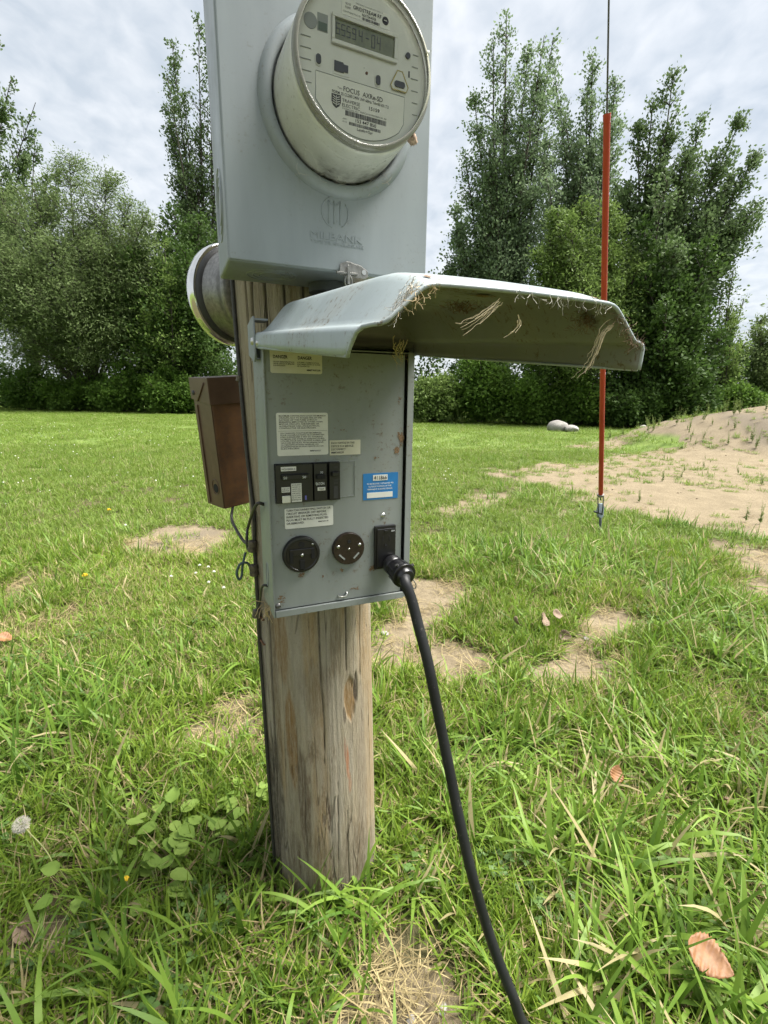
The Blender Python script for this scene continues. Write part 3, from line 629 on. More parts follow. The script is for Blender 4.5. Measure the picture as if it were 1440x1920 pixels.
# local x to the right along the rusty face, -y towards the viewer; near edge at x=0,y=0
B().box(.0015, .098, .0, .070, 0, .262).build('body', 'brown_rusted', bb, .002)
B().box(-.0005, .0012, .001, .069, .001, .261).build('side_plate', 'brown_enamel', bb, .0005)
cp = B().prism([(-.003, .215), (-.003, .268), (.074, .268), (.074, .225)], 'x', -.0035, .100).build('cap', 'brown_enamel', bb, .0012)
B().tube([(-.0042, .012, .258), (-.0042, .045, .222)], .0018, 6).build('pressed_crease', 'brown_enamel', cp, smooth='all')
B().lathe([(.0001, -.006), (.004, -.0055), (.005, -.0035)], 14, (0, .060, .238), 'x').build('screw', 'rubber_dark', cp, smooth='all')
B().box(-.0030, -.0006, .054, .058, .006, .214).build('seam', 'brown_enamel', bb, .0006)
B().lathe([(.0095, -.0012), (.0095, -.0005)], 28, (0, .024, .042), 'x', close=True).build('knockout_hole', 'black_slot', bb)
B().tube([(-.0009, .024 + .0135 * math.cos(a), .045 + .0165 * math.sin(a)) for a in np.linspace(0, 2 * math.pi, 30)[:-1]], .0006, 5, closed=True).build('knockout', 'brown_enamel', bb)
B().box(.03, .07, .068, .095, .05, .20).build('mounting_bracket', 'galvanised', bb, .002)

# ------------------------------------------------------------------ wires down the pole
gw = thing('ground_wire', 'dark ground wire running down the side of the pole', 'wire', tuple(ponp(-70, 0)))
def rel(pts, o): return [tuple(np.array(p) - np.array(o.location)) for p in pts]
wz = [(-66, 1.60), (-67, 1.35), (-67.5, 1.20), (-66, 1.13), (-64, 1.05), (-62, .97), (-58, .90), (-56.5, .855), (-60, .80), (-61, .765), (-62, .71), (-63, .655), (-66, .60), (-66, .50), (-67, .40), (-68, .33), (-69, .2), (-71, .02), (-71, -.05)]
B().tube(rel(catmull([ponp(t_, z_, .0045) for t_, z_ in wz], 6), gw), .0036, 8).build('strand', 'wire_dark', gw, smooth='all')
def sleeve(p, d, r, h, par):
    o = B().lathe([(r * .8, -h / 2), (r, -h / 2 + .001), (r, -h * .12), (r * .9, -h * .1), (r * .9, h * .1), (r, h * .12), (r, h / 2 - .001), (r * .8, h / 2)], 14, axis='z', close=True).build('connector', 'connector', par, smooth=True)
    o.location = tuple(np.array(p) - np.array(par.location)); o.rotation_euler = d; return o
sleeve(ponp(-60, .800, .009), (0, R_(6), 0), .0085, .022, gw); sleeve(ponp(-60.5, .752, .009), (0, R_(-4), 0), .0085, .022, gw); sleeve(ponp(-62.5, .660, .008), (0, R_(10), 0), .0085, .016, gw)
sleeve(ponp(-66.2, 1.105, .006), (0, R_(3), 0), .0055, .010, gw)
jw = thing('jumper_wire', 'black jumper wire looping from brown box into pole connector', 'wire', tuple(BX))
b0 = np.array(BX) + np.array([.012, .02, .004])
B().tube(rel(catmull([b0, b0 + [.002, -.02, -.025], at(447, 1000, .93), at(461, 1018, .90), ponp(-60, .81, .010)], 8), jw), .0030, 8).build('strand', 'wire_dark', jw, smooth='all')
pw = thing('bonding_wire', 'short curved bonding wire from lower box to pole connector', 'wire', tuple(W3(.123, -.79, .90)))
B().tube(rel(catmull([W3(.126, -.785, .905), W3(.112, -.785, .905), at(466, 985, .89), at(463, 1005, .885), at(465, 1030, .885), ponp(-59, .80, .010)], 8), pw), .0028, 8).build('strand', 'wire_dark', pw, smooth='all')
lw = thing('wire_loop', 'loose blue green wire tail curled below the pole connector', 'wire', tuple(at(460, 1060, .88)))
B().tube(rel(catmull([at(470, 1062, .885), at(462, 1055, .878), at(450, 1058, .872), at(444, 1075, .870), at(448, 1086, .872), at(453, 1080, .876), at(455, 1060, .880), at(460, 1036, .885)], 8), lw), .0024, 8).build('strand', 'wire_green', lw, smooth='all')
p4 = thing('lower_bonding_wire', 'thin black wire curving behind the lower corner of the lower box', 'wire', tuple(W3(.124, -.79, .755)))
B().tube(rel(catmull([W3(.127, -.78, .765), W3(.116, -.79, .762), at(487, 1130, .87), ponp(-62, .665, .010)], 8), p4), .0022, 7).build('strand', 'wire_dark', p4, smooth='all')
fuzz('straw_wisp', 'straw', tuple(W3(.119, -.775, .735)), .006, 16, .035, .0005, None, (.6, .6, 1.2), 9, .25); tag(bpy.data.objects['straw_wisp'], 'wisp of dry straw snagged on lower box bottom corner', 'straw')

# ------------------------------------------------------------------ lower outlet box
LB = W3(0.2438, -0.732, 0.728)
lb = thing('outlet_box', 'grey power outlet box with raised hood, the lower box on the pole', 'outlet box', LB, (0, 0, A_))
LD = .092; HT = .418
sh = B(); sh.box(-.12, -.1178, 0, LD, 0, HT); sh.box(.1178, .12, 0, LD, 0, HT); sh.box(-.1178, .1178, LD - .002, LD, 0, HT); sh.box(-.1178, .1178, .003, LD - .002, 0, .002); sh.box(-.1178, .1178, .003, LD - .002, HT - .002, HT)
sh.build('housing', 'box_paint_lower', lb, .0006)
B().box(.1085, .1176, -.0008, .0008, .002, HT).build('side_flange', 'box_paint_lower', lb, .0004)
B().box(-.1176, .1045, .0035, .0055, .0125, HT - .004).build('front_panel', 'box_paint_lower', lb, .0006)
B().box(-.1170, .1080, -.0012, .0030, .0005, .0118).build('bottom_lip', 'box_paint_lower', lb, .0008)
PY = .0034                                              # front of the panel
def label(x0, x1, z0, z1, mat, r=.003, tilt=0, y=PY):
    o = B().prism(rrect(x0, x1, z0, z1, r), 'y', y - .0005, y - .0001).build('label', mat, lb); return o
def lines(par, rows, x0, z0, dz, cap, mat='ink', full=None, rot=0, y=PY - .0008):
    for k, (s, x1) in enumerate(rows):
        if s: text(s, x0, x1, z0 - dz * k, cap, y, mat, par, .012, rot, c=(x0, z0))
# danger label
la = label(-.1095, -.0325, .381, .4155, 'label_cream'); text('DANGER', -.1050, -.0840, .4015, .0044, PY - .0008, 'ink', la, .02); text('DANGER', -.0690, -.0480, .4010, .0044, PY - .0008, 'ink', la, .02)
lines(la, [('DO NOT OPERATE RECEPTACLE', -.0745), ('UNLESS SWITCH OR BREAKER', -.0745), ('IS IN OFF POSITION', -.088)], -.1050, .3958, .0026, .0017)
lines(la, [('COUPER L ALIMENTATION', -.0375), ('ELECTRIQUE AVANT D OUVRIR', -.0355), ('LE COUVERCLE', -.052)], -.0700, .3958, .0026, .0017); text('MMP300238', -.0560, -.0355, .3850, .0024, PY - .0008, 'ink', la, .02)
la = label(-.1040, -.0248, .2605, .3245, 'label_white')
lines(la, [('MAXIMUM CONTINUOUS LOADS ON BRANCH', -.0285), ('CIRCUITS NOT TO EXCEED 80% OF THE', -.0345), ('RATINGS OF THE FUSES (CIRCUIT', -.0415), ('BREAKERS) EMPLOYED IN OTHER THAN', -.0335), ('MOTOR CIRCUITS. FOR REPAIRS OR', -.0385), ('ALTERATIONS CALL AN ELECTRICAL', -.0380), ('CONTRACTOR OR ELECTRICIAN.', -.0435)], -.1000, .3190, .0030, .0019)
B().box(-.1015, -.0265, PY - .0009, PY - .0006, .2975, .2978).build('rule', 'ink_soft', la)
lines(la, [('LES CHARGES CONTINUES MAXIMALES', -.0355), ('POUR LES DERIVATIONS NE DOIVENT PAS', -.0310), ('ETRE SUPERIEURES A 80% DU COURANT', -.0330), ('NOMINAL DES FUSIBLES (DISJONCTEURS)', -.0310), ('UTILISES POUR DES CIRCUITS AUTRES QUE', -.0285), ('CEUX DES MOTEURS. POUR REPARATIONS', -.0325), ('OU MODIFICATIONS APPELER UN', -.0405), ('ENTREPRENEUR EN ELECTRICITE OU UN', -.0325), ('ELECTRICIEN.', -.0700)], -.0985, .2935, .0029, .0018)
text('MMP300237', -.0540, -.0365, .2660, .0020, PY - .0008, 'ink', la, .015)
la = label(-.0225, .0286, .2590, .2823, 'label_cream', .0004)
lines(la, [('EACH HANDLE IN THIS', .0185), ('DEVICE IS A SERVICE', .0165), ('DISCONNECT', .0035), ('MMP300239', .0005)], -.0200, .2765, .0050, .0031, 'ink_grey')
la = label(-.0966, -.0182, .1459, .1787, 'label_white', .0022)
lines(la, [('TURN DISCONNECTING SWITCH OR', -.0225), ('CIRCUIT BREAKER OFF BEFORE', -.0300), ('INSERTING OR REMOVING PLUG.', -.0280), ('PLUG MUST BE FULLY INSERTED', -.0265), ('OR REMOVED.', -.0660)], -.0940, .1738, .0052, .0032)
text('MMP300178', -.0430, -.0265, .1530, .0020, PY - .0008, 'ink', la, .015)
la = label(.0332, .0959, .1827, .2269, 'label_blue', .0008); pl = B().box(.0505, .0765, PY - .0010, PY - .0006, .2145, .2240).build('number_plate', 'label_white', la); text('411866', .0520, .0750, .2162, .0062, PY - .0014, 'ink', pl, .01)
for k, (s, a, b) in enumerate((('TO BE SECURELY ATTACHED TO', .0395, .0875), ('OUTSIDE PORTION OF THE', .0425, .0835), ('PERMANENT BUILDING SERVICE', .0405, .0855))): text(s, a, b, .2083 - .0046 * k, .0024, PY - .0008, 'ink_white', la, .02)
B().box(.0400, .0860, PY - .0010, PY - .0006, .1858, .1948).build('blank_strip', 'label_white', la)
# breakers
bz0, bz1 = .1880, .2490; BY = PY - .0075
B().box(-.1098, -.0078, PY - .0012, PY - .0002, bz0, bz1).build('breaker_opening', 'black_slot', lb)
br = B().box(-.1092, -.0525, BY, PY - .0014, bz0 + .0008, bz1 - .0008).build('double_breaker', 'black_plastic', lb, .0008)
B().box(-.1010, -.0590, BY - .0060, BY - .0002, .2255, .2335).build('handle', 'black_plastic', br, .001)
for x in (-.0990, -.0700): text('50', x, x + .0055, .2272, .0038, BY - .0064, 'ink_white', br, .01)
st = B().box(-.1013, -.0780, BY - .0006, BY - .0001, .2385, .2450).build('sticker', 'label_white', br); text('NCS120050 A', -.1000, -.0795, .2402, .0026, BY - .0010, 'ink', st, .01)
st = B().box(-.1013, -.0885, BY - .0006, BY - .0001, .2060, .2140).build('sticker', 'label_white', br); text('CIRCUIT', -.1003, -.0895, .2105, .0018, BY - .0010, 'ink', st, .01); text('BREAKER', -.1003, -.0895, .2075, .0018, BY - .0010, 'ink', st, .01)
B().box(-.1010, -.0885, BY - .0035, BY - .0002, .1900, .2010).build('test_button', 'cream_plastic', br, .0008)
st = B().box(-.0865, -.0705, BY - .0006, BY - .0001, .1900, .2190).build('sticker', 'label_white', br)
for k in range(8): text(('EATON BR250', '120/240V AC', 'LISTED 50A', 'HACR TYPE', 'SWD 60/75C', 'CU-AL WIRE', 'NO 10-2 AWG', 'E49079')[k], -.0855, -.0720, .2158 - .0033 * k, .0017, BY - .0010, 'ink', st, .006)
B().box(-.0655, -.0630, BY - .0008, BY - .0001, .1925, .1990).build('indicator', 'blue_led', br)
br = B().box(-.0505, -.0300, BY - .0006, PY - .0014, bz0 + .0010, bz1 - .0010).build('single_breaker', 'black_plastic', lb, .0008)
B().box(-.0470, -.0335, BY - .0070, BY - .0008, .2240, .2310).build('handle', 'black_slot', br, .001); text('30', -.0405, -.0360, .2325, .0032, BY - .0010, 'ink_white', br, .01)
text('EATON', -.0480, -.0345, .2145, .0040, BY - .0010, 'ink_white', br, .02); st = B().box(-.0455, -.0330, BY - .0022, BY - .0008, .2055, .2110).build('test_button', 'label_white', br, .0004); text('TEST', -.0435, -.0350, .2070, .0024, BY - .0026, 'ink', st, .01)
br = B().box(-.0260, -.0084, BY - .0012, PY - .0014, bz0 + .0006, bz1 - .0006).build('single_breaker', 'black_plastic', lb, .0008)
B().box(-.0230, -.0110, BY - .0085, BY - .0013, .2275, .2345).build('handle', 'black_plastic', br, .001); text('ON', -.0190, -.0130, .2400, .0026, BY - .0016, 'ink_grey', br, .01); text('OFF', -.0195, -.0120, .2195, .0030, BY - .0016, 'ink_grey', br, .01); text('20A', -.0195, -.0120, .2150, .0032, BY - .0016, 'ink_grey', br, .01)
B().box(-.0195, -.0125, BY - .0018, BY - .0013, .1920, .2110).build('sticker', 'rubber_dark', br)
B().tube([(p[0], PY - .0001, p[1]) for p in ((-.0070, .1915), (.0192, .1915), (.0192, .2485), (-.0070, .2485))], .0006, 5).build('blank_filler', 'box_paint_lower', lb)
B().tube([(.0172, PY, .1950), (.0172, PY, .2470)], .0006, 5).build('blank_filler', 'box_paint_lower', lb)
# 50 A receptacle
def screw(x, z, y, r, par, mat='zinc_screw'):
    s_ = B().lathe([(.0001, y - r * .45), (r * .7, y - r * .4), (r, y)], 14, (x, 0, z)).build('screw', mat, par, smooth='all'); B().box(x - r * .75, x + r * .75, y - r * .55, y - r * .42, z - r * .13, z + r * .13).build('screw_slot', 'black_slot', s_)
cx, cz = -.0728, .1034
rc = B().lathe([(.0300, PY - .0002), (.0300, PY - .0055), (.0285, PY - .0078), (.0255, PY - .0082), (.0245, PY - .0072), (.0002, PY - .0072)], 56, (cx, 0, cz)).build('range_receptacle', 'black_plastic', lb, smooth=True)
B().box(cx - .0200, cx + .0200, PY - .0092, PY - .0073, cz - .0010, cz + .0105).build('moulded_bar', 'black_plastic', rc, .001)
for x0, x1, z0, z1 in ((-.0195, -.0140, -.0120, .0065), (.0150, .0200, -.0075, .0090), (-.0035, .0040, -.0230, -.0085)): B().box(cx + x0, cx + x1, PY - .0098, PY - .0070, cz + z0, cz + z1).build('slot', 'black_slot', rc)
B().lathe([(.0048, PY - .0082), (.0048, PY - .0070)], 20, (cx, 0, cz + .0170), close=True).build('slot', 'black_slot', rc); screw(cx, cz, PY - .0094, .0024, rc); screw(cx + .018, cz + .016, PY - .0075, .0018, rc)
# 30 A receptacle
cx, cz = .0064, .1040
rc = B().lathe([(.0275, PY - .0002), (.0275, PY - .0050), (.0262, PY - .0072), (.0002, PY - .0074)], 56, (cx, 0, cz)).build('travel_trailer_receptacle', 'brown_black', lb, smooth=True)
for s_ in (-1, 1):
    x = cx + s_ * .0125; z = cz - .0125; sl = B(); c5, s5 = math.cos(R_(45)), math.sin(R_(45)) * s_
    pts = [(-.0065, -.0012), (.0065, -.0012), (.0065, .0012), (-.0065, .0012)]; sl.prism([(x + p[0] * c5 - p[1] * s5, z + p[0] * s5 + p[1] * c5) for p in pts], 'y', PY - .0080, PY - .0070).build('slot', 'meter_grey_part', rc); screw(cx + s_ * .0185, cz + .0055, PY - .0074, .0028, rc)
B().lathe([(.0030, PY - .0080), (.0030, PY - .0070)], 18, (cx, 0, cz + .0130), close=True).build('slot', 'black_slot', rc); screw(cx, cz, PY - .0074, .0018, rc)
# 20 A duplex receptacle
rc = B().box(.0527, .0913, PY - .0060, PY - .0003, .0610, .1375).build('duplex_receptacle', 'black_plastic', lb, .0012); rf = B().box(.0560, .0885, PY - .0082, PY - .0061, .0650, .1325).build('face', 'black_plastic', rc, .001)
for x0, x1 in ((.0650, .0668), (.0775, .0790)): B().box(x0, x1, PY - .0088, PY - .0080, .1110, .1190).build('slot', 'black_slot', rf)
B().lathe([(.0026, PY - .0088), (.0026, PY - .0080)], 16, (.0720, 0, .1040), close=True).build('slot', 'black_slot', rf); text('20A', .0815, .0880, .1270, .0026, PY - .0086, 'ink_white', rf, .02); B().box(.0685, .0755, PY - .0096, PY - .0083, .1262, .1300).build('reset_button', 'black_plastic', rf, .0004)
screw(.0699, .1543, PY - .0002, .0042, lb); screw(.1045, .0300, PY, .0034, lb, 'galvanised'); screw(-.1120, .0190, PY - .0002, .0048, lb, 'galvanised')
B().tube([(-.012, PY - .0010, .0215), (-.007, PY - .0035, .0195), (.001, PY - .0040, .0200), (.004, PY - .0030, .0235), (.0035, PY - .0010, .0270)], .0016, 7).build('panel_hook', 'zinc_screw', lb, smooth='all')
B().tube(catmull([(.1190, .010, .040), (.1230, .004, .036), (.1290, .000, .030), (.1330, -.002, .022), (.1315, -.002, .015), (.1280, -.001, .016), (.1250, .000, .024), (.1215, .006, .034)], 5), .0011, 7).build('hood_latch_loop', 'galvanised', lb, smooth='all')
B().tube([(-.1203, .045 + .010 * math.cos(a), .060 + .020 * math.sin(a)) for a in np.linspace(0, 2 * math.pi, 30)[:-1]], .0010, 6, closed=True).build('knockout', 'box_paint_lower', lb, smooth='all')
# hinge bracket
hb = B(); hb.prism([(.070, .408), (.070, .452), (.030, .458), (.014, .458), (.014, .405), (.022, .396)], 'x', -.1290, -.1265); hb.box(-.1265, -.1080, .014, .040, .4525, .4555); hb.box(-.1268, -.1205, .020, .060, .40, .402)
hb = hb.build('hinge_bracket', 'box_paint', lb, .0006); B().lathe([(.0001, -.1320), (.0045, -.1315), (.0055, -.1291)], 14, (0, .026, .425), 'x').build('screw', 'zinc_screw', hb, smooth='all')

# hood (lid), hinged at the top of the box and reaching out towards the viewer
SL = R_(5.3); HW = .127; HE = .442
def hood_profile(k, sc):
    """half-section across the hood from the flange to the crown: (distance in from the edge, height)"""
    lo = [(0.0, 0.0), (0.0, .006), (.0004, .0165), (.0022, .0200), (.0062, .0215), (.0105, .0222), (.0130, .0240)]
    hi = [(.0150, .0268), (.0215, .0360), (.0285, .0460), (.0350, .0548), (.0378, .0580), (.0415, .0606), (.0470, .0622), (.0600, .0630), (.0800, .0637), (.1050, .0641)]
    z0 = .0240
    return lo + [(x, z0 + (h - z0) * sc) for x, h in hi]
def hood_section(s, sc, inset=0.0):
    hp = hood_profile(0, sc); left = [(-HW + x + inset, h) for x, h in hp]; right = [(HW - x - inset, h) for x, h in hp[::-1]]
    P = left + [(0, hp[-1][1] + .0002)] + right
    lim = (HE - .040, HE - .036, HE - .024, HE - .016, HE - .009, HE - .004)      # torn-back left corner of the flange
    out = []
    for i, (x, h) in enumerate(P):
        q = min(s, lim[i]) if i < len(lim) else s
        out.append((x, -(q * math.cos(SL)) - h * math.sin(SL) + 0.020, .416 - q * math.sin(SL) + h * math.cos(SL)))
    return out
hood = B(); S = [(0, .18), (.0015, .45), (.005, .68), (.012, .84), (.022, .94), (.036, .99), (.055, 1.0)] + [(q, 1.0) for q in np.linspace(.10, HE - .080, 9)] + [(HE - .068, .997), (HE - .058, .983), (HE - .045, .948), (HE - .032, .89), (HE - .020, .81), (HE - .009, .72), (HE, .64)]
rings = [[hood.bm.verts.new(p) for p in hood_section(s, sc, .0035 * smooth(.34, HE, s))] for s, sc in S]
for i in range(len(rings) - 1):
    for k in range(len(rings[0]) - 1): hood.bm.faces.new((rings[i][k], rings[i][k + 1], rings[i + 1][k + 1], rings[i + 1][k]))
hood.bm.faces.new(rings[0])
lid = hood.build('hood', 'lid_paint', lb, smooth='all'); sm = lid.modifiers.new('sheet', 'SOLIDIFY'); sm.thickness = .0016; sm.offset = -1; lid.data.materials.append(M['dirty_shaded_paint']); sm.material_offset = 1
edge = hood_section(HE, .64, .0035)
B().tube(edge, .0016, 8).build('rolled_edge', 'lid_paint', lid, smooth='all')
for x in (-HW, HW):
    p0 = hood_section(.03, 1)[0 if x < 0 else -1]; p1 = hood_section(HE - .002, .64, .0033)[0 if x < 0 else -1]; B().tube([p0, p1], .0013, 6).build('rolled_edge', 'lid_paint', lid, smooth='all')
for s_ in (.022,): B().lathe([(.0001, -HW - .0022), (.0028, -HW - .0018), (.0034, -HW)], 12, (0, .020 - s_, .4205), 'x').build('rivet', 'zinc_screw', lid, smooth='all')

# nest debris clinging to the hood
def hoodpt(x, s, h): return np.array([x, -(s * math.cos(SL)) - h * math.sin(SL) + .020, .416 - s * math.sin(SL) + h * math.cos(SL)])
def local_to_world(p): c, s_ = math.cos(A_), math.sin(A_); return np.array([LB[0] + p[0] * c - p[1] * s_, LB[1] + p[0] * s_ + p[1] * c, LB[2] + p[2]])
def straw(name, label_, pts, r, seed, strands=9, spread=.004, mat='straw_pale'):
    rr = np.random.default_rng(seed); b = B(); P = [local_to_world(p) for p in pts]; o = P[0]
    for k in range(strands):
        off = rr.normal(size=3) * spread; sw = rr.normal(size=3) * spread * 2.2; t1 = .55 + .45 * rr.random(); Q = catmull(P, 5); m = max(3, int(len(Q) * t1)); i0 = int(rr.random() * (len(Q) - m + 1))
        Q = [q + off * (1 - .6 * i / len(Q)) + sw * (i / len(Q)) ** 2 + rr.normal(size=3) * spread * .18 - o for i, q in enumerate(Q)][i0:i0 + m]; b.tube(Q, [r * (1.1 - .8 * i / len(Q)) for i in range(len(Q))], 4, cap=False)
    ob = b.build(name, mat, None, loc=tuple(o)); tag(ob, label_, 'straw'); return ob
straw('straw_wisp', 'long bundle of dry grass stems hanging out under the hood edge', [hoodpt(-.020, 0.438, .046), hoodpt(-.030, 0.439, .038), hoodpt(-.042, 0.439, .030), hoodpt(-.056, 0.440, .024)], .00036, 21, 9, .0020)
straw('straw_wisp', 'curled pale straw dangling inside the hood opening', [hoodpt(-.005, 0.438, .035), hoodpt(-.003, 0.438, .029), hoodpt(-.008, 0.438, .024), hoodpt(-.013, 0.438, .0225)], .0005, 22, 3, .0010)
straw('straw_wisp', 'stringy straw hanging from the far right corner of the hood', [hoodpt(.093, 0.436, .034), hoodpt(.083, 0.437, .028), hoodpt(.079, 0.437, .012), hoodpt(.074, 0.437, .000), hoodpt(.066, 0.437, -.010)], .00036, 23, 9, .0020)
straw('straw_wisp', 'webbed straw stuck in the left corner of the hood opening', [hoodpt(-.086, 0.434, .050), hoodpt(-.093, 0.435, .042), hoodpt(-.102, 0.436, .030), hoodpt(-.108, 0.437, .026)], .00028, 24, 26, .0030, 'web')
straw('straw_wisp', 'brown straw trailing below the hood above the box side', [hoodpt(-.02, .27, .02), hoodpt(.00, .22, .008), hoodpt(.02, .18, -.002), hoodpt(.035, .16, -.010)], .0004, 25, 12, .004, 'straw')
plain('nest_mud', (0.16, 0.105, 0.065), 0.95, var=0.5, scale=200, bump=0.8)
def nest(x, s, h, rad, n, seed, label_, sq=(1, 1, 1)):
    c = local_to_world(hoodpt(x, s, h)); rr = np.random.default_rng(seed); b = B()
    for k in range(n):
        p = rr.normal(size=3) * rad * .55 * np.array(sq); d = rr.normal(size=3); d /= np.linalg.norm(d); e = p + d * rad * .5; m_ = (p + e) / 2 + rr.normal(size=3) * rad * .12
        b.tube([p, m_, e], rad * .016 * (.6 + rr.random()), 4, cap=False)
    o = b.build('nest_debris', 'nest_mud', None, loc=tuple(c)); tag(o, label_, 'debris')
nest(.096, .405, .040, .010, 260, 31, 'clump of brown nest debris in the right end of the hood', (1.2, .6, .9)); nest(.046, .385, .020, .012, 0, 32, '') if False else None
nest(.030, .300, .050, .011, 150, 33, 'small mud and straw nest stuck inside the hood roof', (1.3, 1, .35)); nest(-.040, .33, .052, .008, 120, 34, 'dark wad of old nest under the hood roof by its opening', (1.2, 1, .35))

# ragged fringe of old web and dust along the hood's cut edge
def fringe(x0, x1, n, ln, label_, seed, mat, hoff=0.0):
    rr = np.random.default_rng(seed); E2 = [np.array(p) for p in hood_section(HE, .64, .0035)]; X = [p[0] for p in E2]; b = B(); o = local_to_world(E2[len(E2) // 2])
    for k in range(n):
        x = x0 + (x1 - x0) * rr.random() ** .8; i = int(np.searchsorted(X, x)); i = min(max(i, 1), len(E2) - 1); t_ = (x - X[i - 1]) / (X[i] - X[i - 1] + 1e-9); p = E2[i - 1] + (E2[i] - E2[i - 1]) * min(1, max(0, t_)) + rr.normal(size=3) * [.001, .002, .0012]; P_ = [local_to_world(p) - o]; d = np.array([rr.normal() * .9, .4 + .4 * rr.normal(), -.35 - .6 * rr.random()])
        for q in range(4): d = d + rr.normal(size=3) * .7; d[2] -= .12; d /= np.linalg.norm(d); p = p + d * ln * (.4 + rr.random()) / 4; P_.append(local_to_world(p) - o)
        b.tube(P_, .00009 + .00013 * rr.random(), 3, cap=False)
    tag(b.build('web_fringe', mat, None, loc=tuple(o)), label_, 'cobweb')
fringe(-.02, .118, 70, .012, 'ragged grey cobweb fringe along the hood front lip', 71, 'web'); fringe(.088, .1225, 110, .010, 'thick brown web crust on the right end of hood lip', 72, 'nest_mud'); fringe(-.105, -.078, 40, .012, 'thin dusty web on the slanted left end of hood lip', 73, 'straw')

# grime: dried mud and web smears with ragged outlines
def m_grime():
    t = NT('mud_smear'); p = t.obj(); n = t.noise(170, 5, 0.75, p); f = t.noise(600, 3, 0.6, p); e = t.attr('edge').outputs['Fac']
    t.base(t.mix(t.rng(f, 0.4, 0.65), (0.12, 0.075, 0.042), (0.27, 0.19, 0.12))); t.set(0.95, spec=0.1)
    k = t.math('GREATER_THAN', t.math('ADD', n, t.math('MULTIPLY', e, 0.42)), 0.72); tr = t.n('ShaderNodeBsdfTransparent'); mx = t.n('ShaderNodeMixShader'); t.l(k, mx.inputs[0]); t.l(tr.outputs[0], mx.inputs[1]); t.l(t.p.outputs[0], mx.inputs[2]); t.l(mx.outputs[0], t.o.inputs[0]); M['mud_smear'] = t.m
m_grime()
def smear(par, x, z, rx, rz, tilt=0.0, amt=1.0, fn=None, y=None):
    """a thin crust on a flat panel (fn None) or on the hood surface (fn maps a,b to a point)"""
    m = 9; V = []; E_ = []
    for i in range(m + 1):
        for j in range(m + 1):
            a, b = i / m * 2 - 1, j / m * 2 - 1; E_.append(max(0.0, 1 - math.hypot(a, b)) * amt); X, Z = a * rx * math.cos(tilt) - b * rz * math.sin(tilt), a * rx * math.sin(tilt) + b * rz * math.cos(tilt)
            V.append((x + X, (PY if y is None else y) - .0004, z + Z) if fn is None else fn(x + X, z + Z))
    F = np.array([(i * (m + 1) + j, (i + 1) * (m + 1) + j, (i + 1) * (m + 1) + j + 1, i * (m + 1) + j + 1) for i in range(m) for j in range(m)])
    return np_mesh('mud_smear', np.array(V), F, 'mud_smear', par, True, {'edge': np.array(E_)})
for a in ((.099, .285, .010, .022, .1, 1.0), (.094, .262, .012, .014, .3, .9), (.090, .215, .008, .030, 0, .55), (.096, .35, .012, .03, .2, .5), (.02, .26, .03, .012, .5, .4), (.060, .255, .018, .014, .4, .55), (-.073, .068, .016, .008, 0, .7), (-.004, .066, .006, .008, 0, .7), (-.038, .060, .008, .006, 0, .7), (.052, .062, .014, .010, .2, .8), (-.105, .030, .014, .018, 0, .6), (.02, .03, .05, .012, 0, .45), (-.02, .30, .06, .05, 0, .25), (.03, .12, .03, .02, .3, .35)): smear(lb, *a)
def hood_out(x, s):
    prof = hood_profile(0, 1.0 if s < HE - .068 else float(np.interp(s, [HE - .068, HE - .058, HE - .045, HE - .032, HE - .020, HE - .009, HE], [.997, .983, .948, .89, .81, .72, .64]))); h = float(np.interp(HW - abs(x), [q[0] for q in prof], [q[1] for q in prof])) + .0006; p = hoodpt(x, s, h); p[1] -= .0003; return tuple(p)
def hood_in(x, s): prof = hood_profile(0, 1.0); h = float(np.interp(HW - abs(x), [q[0] for q in prof], [q[1] for q in prof])) - .0028; return tuple(hoodpt(x, s, h))
for a in ((-.075, HE - .020, .009, .010, .3, .85), (-.03, HE - .010, .03, .006, 0, .5), (.03, HE - .010, .03, .006, 0, .5), (.075, HE - .012, .022, .008, 0, .6), (-.1, .2, .01, .05, 0, .35)): smear(lid, *a, fn=hood_out)
for a in ((-.05, .36, .025, .03, 0, .8), (.00, .33, .05, .05, 0, .55), (.045, .31, .022, .02, .4, 1.0), (.075, .38, .025, .03, 0, .9), (-.02, .25, .06, .05, 0, .5), (.06, .22, .05, .06, 0, .45)): smear(lid, *a, fn=hood_in)

# ------------------------------------------------------------------ conduit nipple between the boxes
cn = thing('conduit', 'short dark conduit joining the bottom of meter box to lower box', 'conduit', tuple(W3(.236, -.775, 1.146)))
B().lathe([(.020, .0), (.020, .10)], 28, axis='z', close=True).build('pipe', 'conduit', cn, smooth=True); B().lathe([(.026, .082), (.031, .084), (.031, .0965), (.026, .0968)], 28, axis='z', close=True).build('locknut', 'conduit', cn, smooth=True); B().lathe([(.028, .001), (.029, .012), (.022, .016)], 28, axis='z', close=True).build('bushing', 'conduit', cn, smooth=True)

